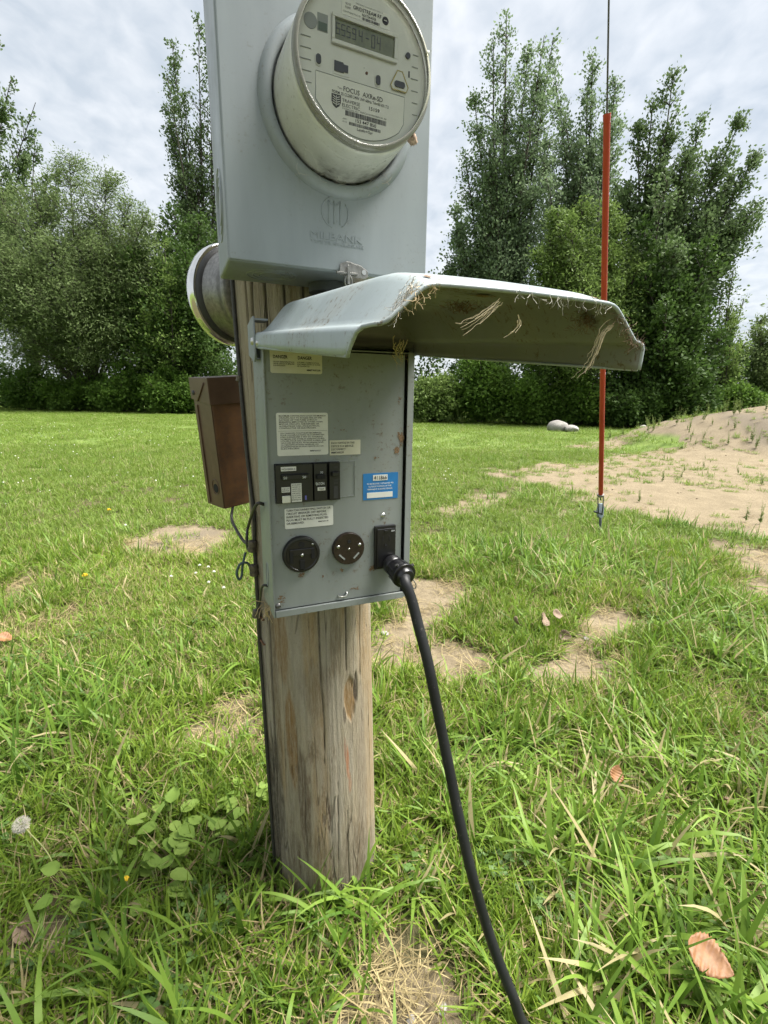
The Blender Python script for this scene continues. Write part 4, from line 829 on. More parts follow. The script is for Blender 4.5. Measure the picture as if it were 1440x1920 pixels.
# ------------------------------------------------------------------ power cord and plug
PLG = W3(.3250, -.7225, .7985)
pc = thing('power_cord', 'thick black power cord plugged into the lower right outlet', 'power cord', tuple(PLG), (0, 0, A_))
def plug_tube(prof, name, mat, par):
    # plug axis tips out and down
    d = np.array([.10, -1.0, -.17]); d /= np.linalg.norm(d); pts = []; rad = []
    for r, q in prof: pts.append(d * q); rad.append(r)
    return B().tube(pts, rad, 24).build(name, mat, par, smooth=True)
pg = plug_tube([(.0150, -.004), (.0172, -.001), (.0172, .010), (.0160, .012), (.0170, .014), (.0190, .022), (.0195, .032), (.0188, .040), (.0170, .0425)], 'plug', 'black_plastic', pc)
d_ = np.array([.10, -1.0, -.17]); d_ /= np.linalg.norm(d_)
B().tube([d_ * .0375, d_ * .044], [.0215, .0215], 24).build('clamp', 'black_plastic', pg, .0012, smooth=True); B().tube([d_ * .044, d_ * .052], [.0165, .0135], 20).build('collar', 'black_plastic', pg, .0008, smooth=True)
for k in range(10):
    a = k * math.pi / 5; up_ = Vector(d_).orthogonal().normalized(); q = Matrix.Rotation(a, 3, Vector(d_)) @ up_; B().tube([Vector(d_ * .016) + q * .0180, Vector(d_ * .036) + q * .0195], .0012, 5).build('grip_rib', 'black_plastic', pg)
for a in (.6, -.9): q = Matrix.Rotation(a, 3, Vector(d_)) @ Vector((0, 0, 1)); p_ = Vector(d_ * .041) + q * .0205; B().tube([p_, p_ + q * .004], .0028, 10).build('screw', 'rubber_dark', pg)
def w2l(p): c, s_ = math.cos(A_), math.sin(A_); q = np.array(p) - PLG; return (q[0] * c + q[1] * s_, -q[0] * s_ + q[1] * c, q[2])
def onpl(px, py, n_): d = ray(px, py); k = n_ / (NV @ d); return np.array([0, 0, H]) + d * k
pathw = [PLG + UV * (.045 * d_[0]) + NV * .045 + np.array([0, 0, -.0078])]
pathw += [onpl(760, 1092, -.662), onpl(772, 1125, -.650), onpl(785, 1175, -.636), onpl(803, 1245, -.617), onpl(822, 1340, -.597), onpl(842, 1440, -.575), onpl(862, 1540, -.548), onpl(885, 1640, -.522), onpl(912, 1735, -.496), onpl(938, 1810, -.474), onpl(962, 1868, -.456), onpl(985, 1925, -.440)]
e_ = pathw[-1]; pathw += [W3(.50, -.40, max(.03, e_[2] - .05)), W3(.53, -.35, .012), W3(.56, -.27, .011), W3(.58, -.10, .011)]
B().tube([w2l(p) for p in catmull(pathw, 8)], .0086, 16).build('cable', 'cord_rubber', pc, smooth='all')

# ------------------------------------------------------------------ guy wire
GA = np.array([1.771, 3.845, 0.0]); GT = np.array([-.30, .905, 8.0]); gd = (GT - GA) / np.linalg.norm(GT - GA)
gwr = thing('guy_wire', 'guy wire with bright red plastic guard anchored in the grass', 'guy wire', tuple(GA))
B().tube([gd * .33, gd * 3.2, gd * float(np.linalg.norm(GT - GA))], .0048, 8).build('strand', 'steel_strand', gwr, smooth='all')
gd_b = B(); 
gg = gd_b.lathe([(.0165, .0), (.0172, .002), (.0172, 2.33), (.0190, 2.335), (.0190, 2.36), (.0150, 2.36), (.0145, .0)], 24, axis='z').build('guard', 'guard_red', gwr, smooth=True); gg.location = tuple(gd * .385); gg.rotation_euler = Vector(gd).to_track_quat('Z', 'Y').to_euler()
B().lathe([(.0235, .0), (.026, .002), (.026, .016), (.0235, .018)], 20, axis='z', close=True).build('guard_collar', 'galvanised', gwr, smooth=True, loc=tuple(gd * .368), rot=gg.rotation_euler)
for s_ in (-1, 1): B().tube([gd * .37 + np.array([s_ * .021, 0, 0]), gd * .28 + np.array([s_ * .020, 0, 0]), gd * .20 + np.array([s_ * .014, 0, 0])], .0045, 8).build('yoke_rod', 'anchor_steel', gwr, smooth='all')
th_ = B().prism([(-.026, .0), (-.030, .05), (-.012, .105), (.018, .108), (.028, .07), (.020, .0), (.0, -.02)], 'y', -.014, .014).build('thimble', 'clamp_steel', gwr, .005, loc=tuple(gd * .17), rot=(R_(-10), 0, R_(12)))
B().tube([(-.06, -.005, .045), (-.02, -.012, .030), (.01, -.012, .02)], .008, 8).build('bolt', 'anchor_steel', th_)
B().tube([gd * -.25, gd * .17], .0105, 10).build('anchor_rod', 'anchor_steel', gwr, smooth='all')

# ------------------------------------------------------------------ rocks
def m_rock():
    t = NT('fieldstone'); p = t.obj(); n = t.noise(3.2, 7, 0.68, p); f = t.noise(30, 5, 0.7, p)
    c = t.mix(t.rng(n, 0.35, 0.65), (0.21, 0.195, 0.175), (0.36, 0.34, 0.315)); c = t.mix(t.rng(f, 0.55, 0.75, 0, 0.6), c, (0.22, 0.20, 0.17)); t.base(c); t.set(0.9); t.bump(f, 0.5, 0.03); M['fieldstone'] = t.m
m_rock()
def rock(px, py, sx, sy, sz, label_, seed, group=None):
    b = B(); bmesh.ops.create_icosphere(b.bm, subdivisions=4, radius=1); rr = np.random.default_rng(seed); pl_ = [(rr.normal(size=3), .72 + .2 * rr.random()) for _ in range(11)]; g = gnd(px, py); zz_ = float(ground_z(g[0], g[1])); g = gnd(px, py, zz_)
    for v in b.bm.verts:
        c = np.array(v.co)
        for n_, d in pl_:
            n_ = n_ / np.linalg.norm(n_); q = c @ n_
            if q > d: c = c - n_ * (q - d) * .85
        c = c * (1 + .10 * (fbm(np.array([c[0] * 2 + 5 + seed]), np.array([c[1] * 2 + c[2] * 1.7]), seed, 3)[0] - .5)); v.co = (c[0] * sx, c[1] * sy, c[2] * sz)
    o = b.build('rock', 'fieldstone', None, smooth='all', loc=(g[0], g[1] + sy * .6, zz_ + sz * .45), rot=(0, 0, rr.random() * .6)); tag(o, label_, 'rock'); return o
rock(1050, 809, .38, .34, .26, 'larger pale fieldstone lying on the lawn before the hedge', 3); rock(1073, 810, .26, .22, .15, 'smaller flat grey stone leaning beside the larger fieldstone', 5)
rock(1208, 812, .16, .14, .17, 'small pale stone in the weeds left of the dirt mound', 8); rock(1243, 806, .24, .17, .18, 'whitish stone half hidden in weeds at the mound foot', 9)

# ------------------------------------------------------------------ foliage materials
def m_leaf(name, c0, c1, trans=0.35, rough=0.5, dry=None, spec=0.3):
    t = NT(name); tint = t.attr('tint').outputs['Fac']; rnd = t.n('ShaderNodeObjectInfo').outputs['Random']; p = t.pos()
    big = t.noise(0.9, 4, 0.6, p)
    f = t.math('ADD', t.math('MULTIPLY', tint, 0.65), t.math('MULTIPLY', rnd, 0.2)); f = t.math('ADD', f, t.math('MULTIPLY', t.math('SUBTRACT', big, 0.42), 0.9))
    cl = t.n('ShaderNodeClamp'); t.l(f, cl.inputs[0]); col = t.mix(cl.outputs[0], c0, c1)
    if dry:
        d = t.math('GREATER_THAN', t.math('ADD', tint, t.math('MULTIPLY', big, 0.25)), dry[1]); col = t.mix(d, col, dry[0])
    t.base(col); t.set(rough, spec=spec)
    tr = t.n('ShaderNodeBsdfTranslucent'); t.l(col, tr.inputs[0]); mx = t.n('ShaderNodeMixShader'); mx.inputs[0].default_value = trans
    t.l(t.p.outputs[0], mx.inputs[1]); t.l(tr.outputs[0], mx.inputs[2]); t.l(mx.outputs[0], t.o.inputs[0]); M[name] = t.m
m_leaf('grass_blade', (0.062, 0.130, 0.012), (0.285, 0.390, 0.048), 0.42, 0.55, ((0.40, 0.33, 0.17), 0.985))
m_leaf('grass_wide', (0.062, 0.140, 0.016), (0.265, 0.395, 0.060), 0.44, 0.50, ((0.42, 0.36, 0.19), 1.02))
m_leaf('grass_far', (0.100, 0.168, 0.018), (0.220, 0.305, 0.052), 0.42, 0.55, ((0.36, 0.32, 0.17), 1.07))
m_leaf('thatch', (0.13, 0.095, 0.040), (0.42, 0.345, 0.175), 0.15, 0.8)
m_leaf('clover_leaf', (0.060, 0.115, 0.022), (0.12, 0.21, 0.055), 0.35, 0.5)
m_leaf('broad_leaf', (0.14, 0.235, 0.035), (0.29, 0.40, 0.085), 0.35, 0.7)
m_leaf('poplar_leaf', (0.070, 0.112, 0.040), (0.165, 0.225, 0.105), 0.40, 0.6, None, 0.15)
m_leaf('poplar_pale_leaf', (0.100, 0.155, 0.072), (0.225, 0.295, 0.165), 0.42, 0.6, None, 0.15)
m_leaf('willow_leaf', (0.092, 0.140, 0.044), (0.20, 0.26, 0.105), 0.42, 0.6, None, 0.15)
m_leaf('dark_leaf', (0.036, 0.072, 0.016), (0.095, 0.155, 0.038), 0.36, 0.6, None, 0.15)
m_leaf('bright_leaf', (0.090, 0.145, 0.032), (0.21, 0.29, 0.085), 0.38, 0.6, None, 0.15)
m_leaf('shrub_leaf', (0.050, 0.105, 0.016), (0.145, 0.235, 0.042), 0.38, 0.6, None, 0.15)
m_leaf('weed_leaf', (0.10, 0.15, 0.035), (0.22, 0.28, 0.08), 0.3, 0.6)
plain('bark', (0.055, 0.045, 0.036), 0.9, var=0.35, scale=6)
plain('clover_white', (0.66, 0.66, 0.58), 0.8, var=0.15, scale=300)
plain('dandelion_yellow', (0.72, 0.48, 0.02), 0.7, var=0.2, scale=300)
plain('stem_green', (0.22, 0.24, 0.08), 0.6, var=0.2, scale=60)

# ------------------------------------------------------------------ grass: prototypes scattered over the ground
def blades(n, ln, wd, spread, lean, seg=4, seed=0, curl=1.0, flat=False):
    """vectorised grass blades: returns verts, quads, per-blade tint"""
    r = np.random.default_rng(seed); q = np.linspace(0, 1, seg + 1)
    L = ln[0] + (ln[1] - ln[0]) * r.random(n); Wd = wd[0] + (wd[1] - wd[0]) * r.random(n); az = r.random(n) * 2 * np.pi
    rad = spread * np.sqrt(r.random(n)); pa = r.random(n) * 2 * np.pi; bx, by = rad * np.cos(pa), rad * np.sin(pa)
    if flat: el0 = np.radians(r.normal(4, 9, n)); bend = np.radians(r.normal(0, 20, n))
    else: el0 = np.radians(90 - np.abs(r.normal(0, lean, n)) - 4); bend = -np.radians(np.abs(r.normal(28, 30, n)) * curl)
    side = np.radians(r.normal(0, 14, n)); V = np.zeros((n, seg + 1, 2, 3)); x = np.zeros(n); y = np.zeros(n); z = np.zeros(n) + (0.004 + r.random(n) * .012 if flat else -.004)
    for k in range(seg + 1):
        e = el0 + bend * q[k] * 1.4; a = az + side * q[k]
        if k:
            s = L / seg; x = x + s * np.cos(e) * np.cos(a); y = y + s * np.cos(e) * np.sin(a); z = z + s * np.sin(e)
        w = Wd * (.62 + .5 * np.sin(np.pi * min(.62, q[k] + .12))) * (1 - q[k] ** 2.2) * .5 + .00012; px, py = -np.sin(a), np.cos(a); tw = .35 * np.sin(az * 3 + q[k])
        for j, sg in ((0, -1), (1, 1)): V[:, k, j, 0] = bx + x + sg * w * px; V[:, k, j, 1] = by + y + sg * w * py; V[:, k, j, 2] = z + sg * w * tw + .0
    b = (np.arange(n) * (seg + 1) * 2)[:, None]; F = np.concatenate([np.stack([b[:, 0] + 2 * k, b[:, 0] + 2 * k + 1, b[:, 0] + 2 * k + 3, b[:, 0] + 2 * k + 2], 1) for k in range(seg)])
    return V.reshape(-1, 3), F, np.repeat(r.random(n), (seg + 1) * 2)
PROTO = {}
def proto(key, V, F, t, mat):
    o = np_mesh('proto_' + key, V, F, mat, None, True, {'tint': t}); COL.objects.unlink(o); PROTO.setdefault(key.split('.')[0], []).append(o)
for k in range(5): proto('fine.%d' % k, *blades(26, (.035, .085), (.0022, .0042), .028, 30, 3, 100 + k), 'grass_blade')
for k in range(6): proto('wide.%d' % k, *blades(9, (.06, .155), (.0045, .0088), .018, 44, 6, 200 + k, 1.5), 'grass_wide')
for k in range(4): proto('straw.%d' % k, *blades(26, (.03, .11), (.0009, .0022), .05, 80, 3, 300 + k, 1, True), 'thatch')
for k in range(4): proto('mid.%d' % k, *blades(80, (.03, .075), (.0032, .0060), .085, 32, 2, 400 + k), 'grass_far')
for k in range(3): proto('midtall.%d' % k, *blades(50, (.07, .17), (.004, .008), .06, 34, 3, 450 + k, 1.2), 'grass_wide')
for k in range(4): proto('far.%d' % k, *blades(260, (.035, .08), (.009, .017), .36, 34, 1, 500 + k), 'grass_far')
def clover(n, seed):
    r = np.random.default_rng(seed); V = []; F = []; T = []
    for k in range(n):
        c = np.array([r.normal() * .03, r.normal() * .03, .018 + r.random() * .03]); a0 = r.random() * 6.28; s = .006 + .004 * r.random(); tt = r.random()
        for m in range(3):
            a = a0 + m * 2.094; d = np.array([math.cos(a), math.sin(a), .15 * r.normal()]); p = np.array([-math.sin(a), math.cos(a), 0.]); b = len(V)
            V += [c, c + d * s * .6 + p * s * .62, c + d * s * 1.35 + np.array([0, 0, -.001]), c + d * s * .6 - p * s * .62]; F.append((b, b + 3, b + 2, b + 1)); T += [tt] * 4
        b = len(V); V += [c - [.0005, 0, 0], c + [.0005, 0, 0], np.array([c[0] * .7 + .0005, c[1] * .7, 0]), np.array([c[0] * .7 - .0005, c[1] * .7, 0])]; F.append((b, b + 1, b + 2, b + 3)); T += [tt] * 4
    return np.array(V), np.array(F), np.array(T)
for k in range(3): proto('clover.%d' % k, *clover(16, 600 + k), 'clover_leaf')
def scatter(name, P, keys, scl, tilt=0.12, label_=None, cat=None, z_off=0.0):
    """one object: copies of the prototypes standing on given ground points"""
    pr_ = [o for k in keys for o in PROTO[k]]; n = len(P); z = ground_z(P[:, 0], P[:, 1]) + z_off
    me = bpy.data.meshes.new(name); me.vertices.add(n); me.vertices.foreach_set('co', np.stack([P[:, 0], P[:, 1], z], 1).astype(np.float32).ravel())
    a = me.attributes.new('turn', 'FLOAT_VECTOR', 'POINT'); a.data.foreach_set('vector', np.stack([rng.normal(0, tilt, n), rng.normal(0, tilt, n), rng.random(n) * 6.283], 1).astype(np.float32).ravel())
    a = me.attributes.new('scl', 'FLOAT', 'POINT'); a.data.foreach_set('value', np.asarray(scl, np.float32)); a = me.attributes.new('pick', 'INT', 'POINT'); a.data.foreach_set('value', rng.integers(0, len(pr_), n).astype(np.int32))
    c = bpy.data.collections.new(name + '_kinds')
    for i, o in enumerate(pr_): c.objects.link(o)
    g = bpy.data.node_groups.new(name, 'GeometryNodeTree'); g.interface.new_socket('Geometry', in_out='INPUT', socket_type='NodeSocketGeometry'); g.interface.new_socket('Geometry', in_out='OUTPUT', socket_type='NodeSocketGeometry')
    N = g.nodes; gi = N.new('NodeGroupInput'); go = N.new('NodeGroupOutput'); ip = N.new('GeometryNodeInstanceOnPoints'); ci = N.new('GeometryNodeCollectionInfo'); ci.inputs['Collection'].default_value = c; ci.inputs['Separate Children'].default_value = True; ci.inputs['Reset Children'].default_value = True
    def na(nm, ty): x = N.new('GeometryNodeInputNamedAttribute'); x.data_type = ty; x.inputs['Name'].default_value = nm; return x.outputs['Attribute']
    L = g.links; L.new(gi.outputs[0], ip.inputs['Points']); L.new(ci.outputs[0], ip.inputs['Instance']); ip.inputs['Pick Instance'].default_value = True
    L.new(na('pick', 'INT'), ip.inputs['Instance Index']); L.new(na('turn', 'FLOAT_VECTOR'), ip.inputs['Rotation']); L.new(na('scl', 'FLOAT'), ip.inputs['Scale']); L.new(ip.outputs[0], go.inputs[0])
    o = bpy.data.objects.new(name, me); COL.objects.link(o); o.modifiers.new('scatter', 'NODES').node_group = g; tag(o, label_, cat, kind='stuff'); return o
def keep(P, prob): return P[rng.random(len(P)) < prob]
def off_pole(P): return P[np.hypot(P[:, 0] - POLE0[0], P[:, 1] - POLE0[1]) > PR + .004]
def wedge(y0, y1, dens, k=1.0, pad=.9):
    n = int(dens * (k * (y1 ** 2 - y0 ** 2) + 2 * pad * (y1 - y0))); out = []
    y = np.sqrt(y0 ** 2 + rng.random(n * 2) * (y1 ** 2 - y0 ** 2)); y = np.where(rng.random(n * 2) < .7, y, y0 + rng.random(n * 2) * (y1 - y0)); y = y[:n]
    x = (rng.random(n) * 2 - 1) * (k * y + pad); return np.stack([x, y], 1)
def rect(x0, x1, y0, y1, dens): n = int(dens * (x1 - x0) * (y1 - y0)); return np.stack([x0 + rng.random(n) * (x1 - x0), y0 + rng.random(n) * (y1 - y0)], 1)
def patch(P, s, seed): return fbm(P[:, 0] * s, P[:, 1] * s, seed, 3)
# near lawn: broad tiles of mixed blades where the turf is closed, single tufts along bare patches and round the pole
def tile(key, nf, nw, ns, seed, fl=(.035, .085), wl=(.06, .155)):
    parts = []
    for n, ln, wd, lean, sg, cu, fl_, mi in ((nf, fl, (.0022, .0044), 32, 3, 1.0, False, 0), (nw, wl, (.0048, .0105), 46, 5, 1.5, False, 1), (ns, (.03, .11), (.0009, .0022), 80, 2, 1, True, 2)):
        V, F, t_ = blades(n, ln, wd, .25, lean, sg, seed + mi * 31, cu, fl_); parts.append((V, F, t_, mi))
    r = np.random.default_rng(seed + 5); off = 0; Vs = []; Fs = []; Ts = []; Ms = []
    for V, F, t_, mi in parts:
        # gather the wide blades in clumps, leave small gaps
        if mi == 1:
            k = len(V) // 12; g = np.repeat(np.arange(k // 9 + 1), 9)[:k]; cx_, cy_ = r.uniform(-.18, .18, (2, k // 9 + 1)); root = V.reshape(k, 12, 3)[:, :1, :2].copy(); V = V.reshape(k, 12, 3); V[:, :, :2] += -root + np.stack([cx_[g], cy_[g]], 1)[:, None] + r.normal(size=(k, 1, 2)) * .012; V = V.reshape(-1, 3)
        Vs.append(V); Fs.append(F + off); Ts.append(t_); Ms.append(np.full(len(F), mi)); off += len(V)
    o = np_mesh('proto_' + key, np.concatenate(Vs), np.concatenate(Fs), None, None, True, {'tint': np.concatenate(Ts)}); me = o.data
    for m in ('grass_blade', 'grass_wide', 'thatch'): me.materials.append(M[m])
    me.polygons.foreach_set('material_index', np.concatenate(Ms).astype(np.int32)); COL.objects.unlink(o); PROTO.setdefault(key.split('.')[0], []).append(o)
for k in range(4):
    tile('lush.%d' % k, 1150, 342, 260, 1000 + k * 50, (.035, .09), (.075, .20)); tile('mown.%d' % k, 2100, 63, 170, 1300 + k * 50, (.03, .07), (.05, .10)); tile('dry.%d' % k, 1000, 72, 650, 1600 + k * 50, (.025, .07), (.05, .12))
CE = .26
ci_, cj_ = np.meshgrid(np.arange(-12, 13), np.arange(0, 13)); cc = np.stack([ci_.ravel() * CE, .22 + cj_.ravel() * CE], 1); cc = cc[np.abs(cc[:, 0]) < .95 * cc[:, 1] + .95]
sub_ = np.stack(np.meshgrid(np.linspace(-.18, .18, 7), np.linspace(-.18, .18, 7)), -1).reshape(-1, 2); bm_ = bare_mask((cc[:, None] + sub_[None]).reshape(-1, 2)).reshape(len(cc), -1).max(1)
openc = (bm_ > .10) | (np.hypot(cc[:, 0] - POLE0[0], cc[:, 1] - POLE0[1]) < .40); full = cc[~openc] + rng.normal(0, .02, (int((~openc).sum()), 2))
lush_ = np.maximum(smooth(1.9, 1.2, full[:, 1]), smooth(.25, .8, full[:, 0])) + .5 * (patch(full, 1.4, 73) - .5); dry_ = patch(full, 1.1, 71) + .10 * smooth(-.4, -1.2, full[:, 0]) * smooth(1.5, 2.2, full[:, 1])
kind_ = np.where(dry_ > .665, 2, np.where(lush_ > .45, 0, 1))
for k, (nm, key, lb_) in enumerate((('lush_grass', 'lush', 'coarse lush green grass in the foreground'), ('lawn_grass', 'mown', 'short green lawn grass left of the pole'), ('dry_grass', 'dry', 'thin dry grass mixed with straw near the pole'))):
    q = full[kind_ == k]
    if len(q): scatter(nm, q, [key], .95 + .35 * rng.random(len(q)), .03, lb_, 'grass')
def in_open(P):
    d = np.abs(P[:, None, :] - cc[openc][None]).max(2).min(1); return P[d < CE * .5 + .03]
P = in_open(off_pole(rect(-2.9, 3.1, .1, 3.5, 900))); b_ = bare_mask(P); P1 = keep(P, (1 - b_) ** 1.6 * .8 + .012)
scatter('edge_grass', P1, ['fine'], .85 + .8 * rng.random(len(P1)), .15, 'short grass fringing the bare soil patches', 'grass')
P = in_open(off_pole(rect(-2.9, 3.1, .1, 3.5, 200))); b_ = bare_mask(P); P2 = keep(P, (1 - b_) ** 1.8 * .65 + .006)
scatter('coarse_grass', P2, ['wide'], .75 + .8 * rng.random(len(P2)) ** 1.3, .22, 'broad bladed grass tufts around the bare patches', 'grass')
P = in_open(off_pole(rect(-2.9, 3.1, .1, 3.5, 260))); b_ = bare_mask(P); P3 = keep(P, np.clip(.30 + .60 * (b_ > .2) * (b_ < .97), 0, 1))
scatter('dry_thatch', P3, ['straw'], .6 + .8 * rng.random(len(P3)), .06, 'dry straw thatch lying on and around the bare soil', 'straw')
P = off_pole(rect(-2.0, 2.2, .3, 2.4, 30)); b_ = bare_mask(P); P4 = keep(P, (1 - b_) ** 2 * smooth(.54, .64, patch(P, 1.3, 74)))
scatter('clover_patch', P4, ['clover'], .7 + .6 * rng.random(len(P4)), .1, 'low clover leaves mixed into the near lawn', 'clover')
# tufts hugging the pole foot
aa = rng.random(34) * 6.283; Pp = np.stack([POLE0[0] + (PR + .012 + .03 * rng.random(34)) * np.cos(aa), POLE0[1] + (PR + .012 + .03 * rng.random(34)) * np.sin(aa)], 1); Pp = Pp[rng.random(34) < .62]
scatter('pole_foot_grass', Pp, ['wide'], .55 + .35 * rng.random(len(Pp)), .25, 'broad grass blades growing against the pole foot', 'grass')
# middle and far lawn
P = wedge(3.3, 10, 150, 1.0, 1.2); b_ = np.maximum(bare_mask(P), .97 * smooth(.1, .35, mound_h(P[:, 0], P[:, 1]))); dr = smooth(.52, .66, patch(P, .8, 81)); P5 = keep(P, (1 - b_) ** 1.4 * (1 - .35 * dr) + .003)
scatter('mown_lawn', P5, ['mid'], .8 + .6 * rng.random(len(P5)), .1, 'mown green lawn stretching back from the pole', 'grass')
P = wedge(3.0, 9, 26, 1.0, 1.2); b_ = np.maximum(bare_mask(P), .97 * smooth(.1, .35, mound_h(P[:, 0], P[:, 1]))); right_ = smooth(-.2, 1.2, P[:, 0]) * smooth(6.5, 4.2, P[:, 1]); P6 = keep(P, (1 - b_) * (.08 + .9 * right_ * smooth(.35, .55, patch(P, 1.2, 83))))
scatter('long_grass', P6, ['midtall'], .6 + .6 * rng.random(len(P6)), .15, 'longer unmown grass around the guy wire anchor', 'grass')
P = wedge(10, 34, 7.5, .98, 2); b_ = np.maximum(bare_mask(P), .97 * smooth(.1, .35, mound_h(P[:, 0], P[:, 1]))); P7 = keep(P, (1 - b_))
scatter('far_lawn', P7, ['far'], .8 + .6 * rng.random(len(P7)), .05, 'sunlit far lawn running up to the hedge', 'grass')
# white clover heads and mound weeds
def head(mat, r, h, key, seed):
    b = B(); bmesh.ops.create_icosphere(b.bm, subdivisions=2, radius=r)
    for v in b.bm.verts: v.co = v.co * (1 + .25 * (random.random() - .5)); v.co.z = v.co.z * .85 + h
    o = b.build('proto_' + key, mat, None); COL.objects.unlink(o); PROTO.setdefault(key, []).append(o)
head('clover_white', .009, .062, 'heads', 1); head('clover_white', .0075, .055, 'heads', 2)
P = wedge(3.4, 17, 22, 1.0, 1); P = P[P[:, 0] < .12 * P[:, 1] + .2]; P8 = keep(P, (1 - bare_mask(P)) * (.15 + .85 * smooth(.42, .6, patch(P, .35, 91))) * smooth(3, 6.5, P[:, 1]))
P8 = keep(P8, .25); scatter('clover_flowers', P8, ['heads'], .5 + .6 * rng.random(len(P8)), .1, 'scattered white clover flower heads dotting the left lawn', 'flowers')
def weed(seed, h=.35):
    r = np.random.default_rng(seed); V = []; F = []; T = []
    for k in range(7):
        a = r.random() * 6.28; ln = h * (.5 + .7 * r.random()); lean = .25 * r.random(); top = np.array([math.cos(a) * lean * ln, math.sin(a) * lean * ln, ln]); b = len(V); V += [np.array([-.003, 0, 0]), np.array([.003, 0, 0]), top + [.0015, 0, 0], top - [.0015, 0, 0]]; F.append((b, b + 1, b + 2, b + 3)); T += [.6] * 4
        for m in range(16):
            q = .15 + .85 * r.random(); c = top * q; d = r.normal(size=3); d[2] = abs(d[2]) * .6; d /= np.linalg.norm(d); s = (.05 - .03 * q) * (.6 + .7 * r.random()); p = np.cross(d, r.normal(size=3)); p /= np.linalg.norm(p); b = len(V); V += [c, c + d * s * .5 + p * s * .2, c + d * s, c + d * s * .5 - p * s * .2]; F.append((b, b + 1, b + 2, b + 3)); T += [r.random()] * 4
    return np.array(V), np.array(F), np.array(T)
for k in range(4): proto('weed.%d' % k, *weed(700 + k), 'weed_leaf')
P = rect(3.2, 15, 7.2, 16, 22); mh = mound_h(P[:, 0], P[:, 1]); back_ = smooth(8.6, 11.5, P[:, 1] - .35 * (P[:, 0] - 8)); P9 = keep(P, (.25 + .75 * smooth(.4, .6, patch(P, 1.1, 98))) * np.clip(.95 * smooth(.0, .10, mh) * smooth(.55, .10, mh) * (.15 + .85 * smooth(9.2, 10.2, P[:, 1])) + .38 * back_ * (mh > .08) + .006 * (mh > .1), 0, 1))
scatter('mound_weeds', P9, ['weed', 'midtall'], .4 + .75 * rng.random(len(P9)) ** 1.5, .1, 'yellowish weeds fringing the sandy dirt mound', 'weeds')
P = rect(.8, 8, 4.2, 9.5, 5); b_ = bare_mask(P); P10 = keep(P, .6 * (b_ > .6)); scatter('sand_weeds', P10, ['weed', 'midtall', 'mid'], .18 + .35 * rng.random(len(P10)), .1, 'small sparse weeds rooted in the bare sandy patch', 'weeds')

P = rect(3.0, 14, 6.0, 14, 24); b_ = np.maximum(bare_mask(P), smooth(.1, .35, mound_h(P[:, 0], P[:, 1]))); P11 = keep(P, .9 * (b_ > .5) * smooth(.45, .60, patch(P, .9, 95)) + .06 * (b_ > .5)); scatter('mound_grass', P11, ['mid', 'straw', 'fine'], .5 + .9 * rng.random(len(P11)), .15, 'thin patchy grass creeping over the dirt mound', 'grass')
def clods(n, key, mat):
    for k in range(n):
        b = B(); bmesh.ops.create_icosphere(b.bm, subdivisions=1, radius=.02)
        for v in b.bm.verts: v.co = v.co * (1 + .7 * (random.random() - .5)); v.co.z *= .6
        o = b.build('proto_' + key, mat, None, smooth='all'); COL.objects.unlink(o); PROTO.setdefault(key, []).append(o)
plain('clod_soil', (0.20, 0.152, 0.096), 0.95, var=0.3, scale=40, bump=0.5); clods(4, 'clod', 'clod_soil')
P = np.concatenate([rect(1.0, 14, 4.2, 14, 26), rect(-.6, 1.6, .2, 3.0, 260)]); b_ = np.maximum(bare_mask(P), smooth(.1, .35, mound_h(P[:, 0], P[:, 1]))); P12 = keep(P, .8 * (b_ > .55) * (.15 + .85 * smooth(.4, .6, patch(P, 1.6, 96)))); sc_ = (.12 + .5 * rng.random(len(P12)) ** 3) * (.35 + .65 * smooth(2, 5, P12[:, 1])) * 1.3
scatter('soil_clods', P12, ['clod'], sc_, .3, 'small clods and crumbs lying on the bare soil', 'soil clods')
P = rect(.8, 9, 4.0, 10, 24); b_ = bare_mask(P); P13 = keep(P, .85 * (b_ > .35) * smooth(.44, .58, patch(P, .8, 97))); scatter('sand_litter', P13, ['straw', 'mid'], .6 + .8 * rng.random(len(P13)), .1, 'dry stems and thin grass scattered on the sandy flat', 'litter')

# ------------------------------------------------------------------ trees
def leaf_mesh(name, P, size, mat, parent, ratio=.55, droop=0.0, dirs=None, seed=0, fold=.12):
    r = np.random.default_rng(seed); n = len(P); d = r.normal(size=(n, 3)); 
    if dirs is not None: d = d * .75 + dirs * 1.0
    d[:, 2] -= droop; d /= np.linalg.norm(d, axis=1)[:, None]; q = np.cross(d, r.normal(size=(n, 3))); q /= np.linalg.norm(q, axis=1)[:, None] + 1e-9
    s = (size * (.65 + .7 * r.random(n)))[:, None]; nn = np.cross(d, q); V = np.stack([P, P + d * s * .5 + q * s * ratio * .5 + nn * s * fold, P + d * s, P + d * s * .5 - q * s * ratio * .5 + nn * s * fold], 1).reshape(-1, 3)
    F = (np.arange(n) * 4)[:, None] + np.arange(4)[None]; return np_mesh(name, V, F, mat, parent, False, {'tint': np.repeat(np.clip(r.normal(.45, .25, n), 0, 1), 4)})
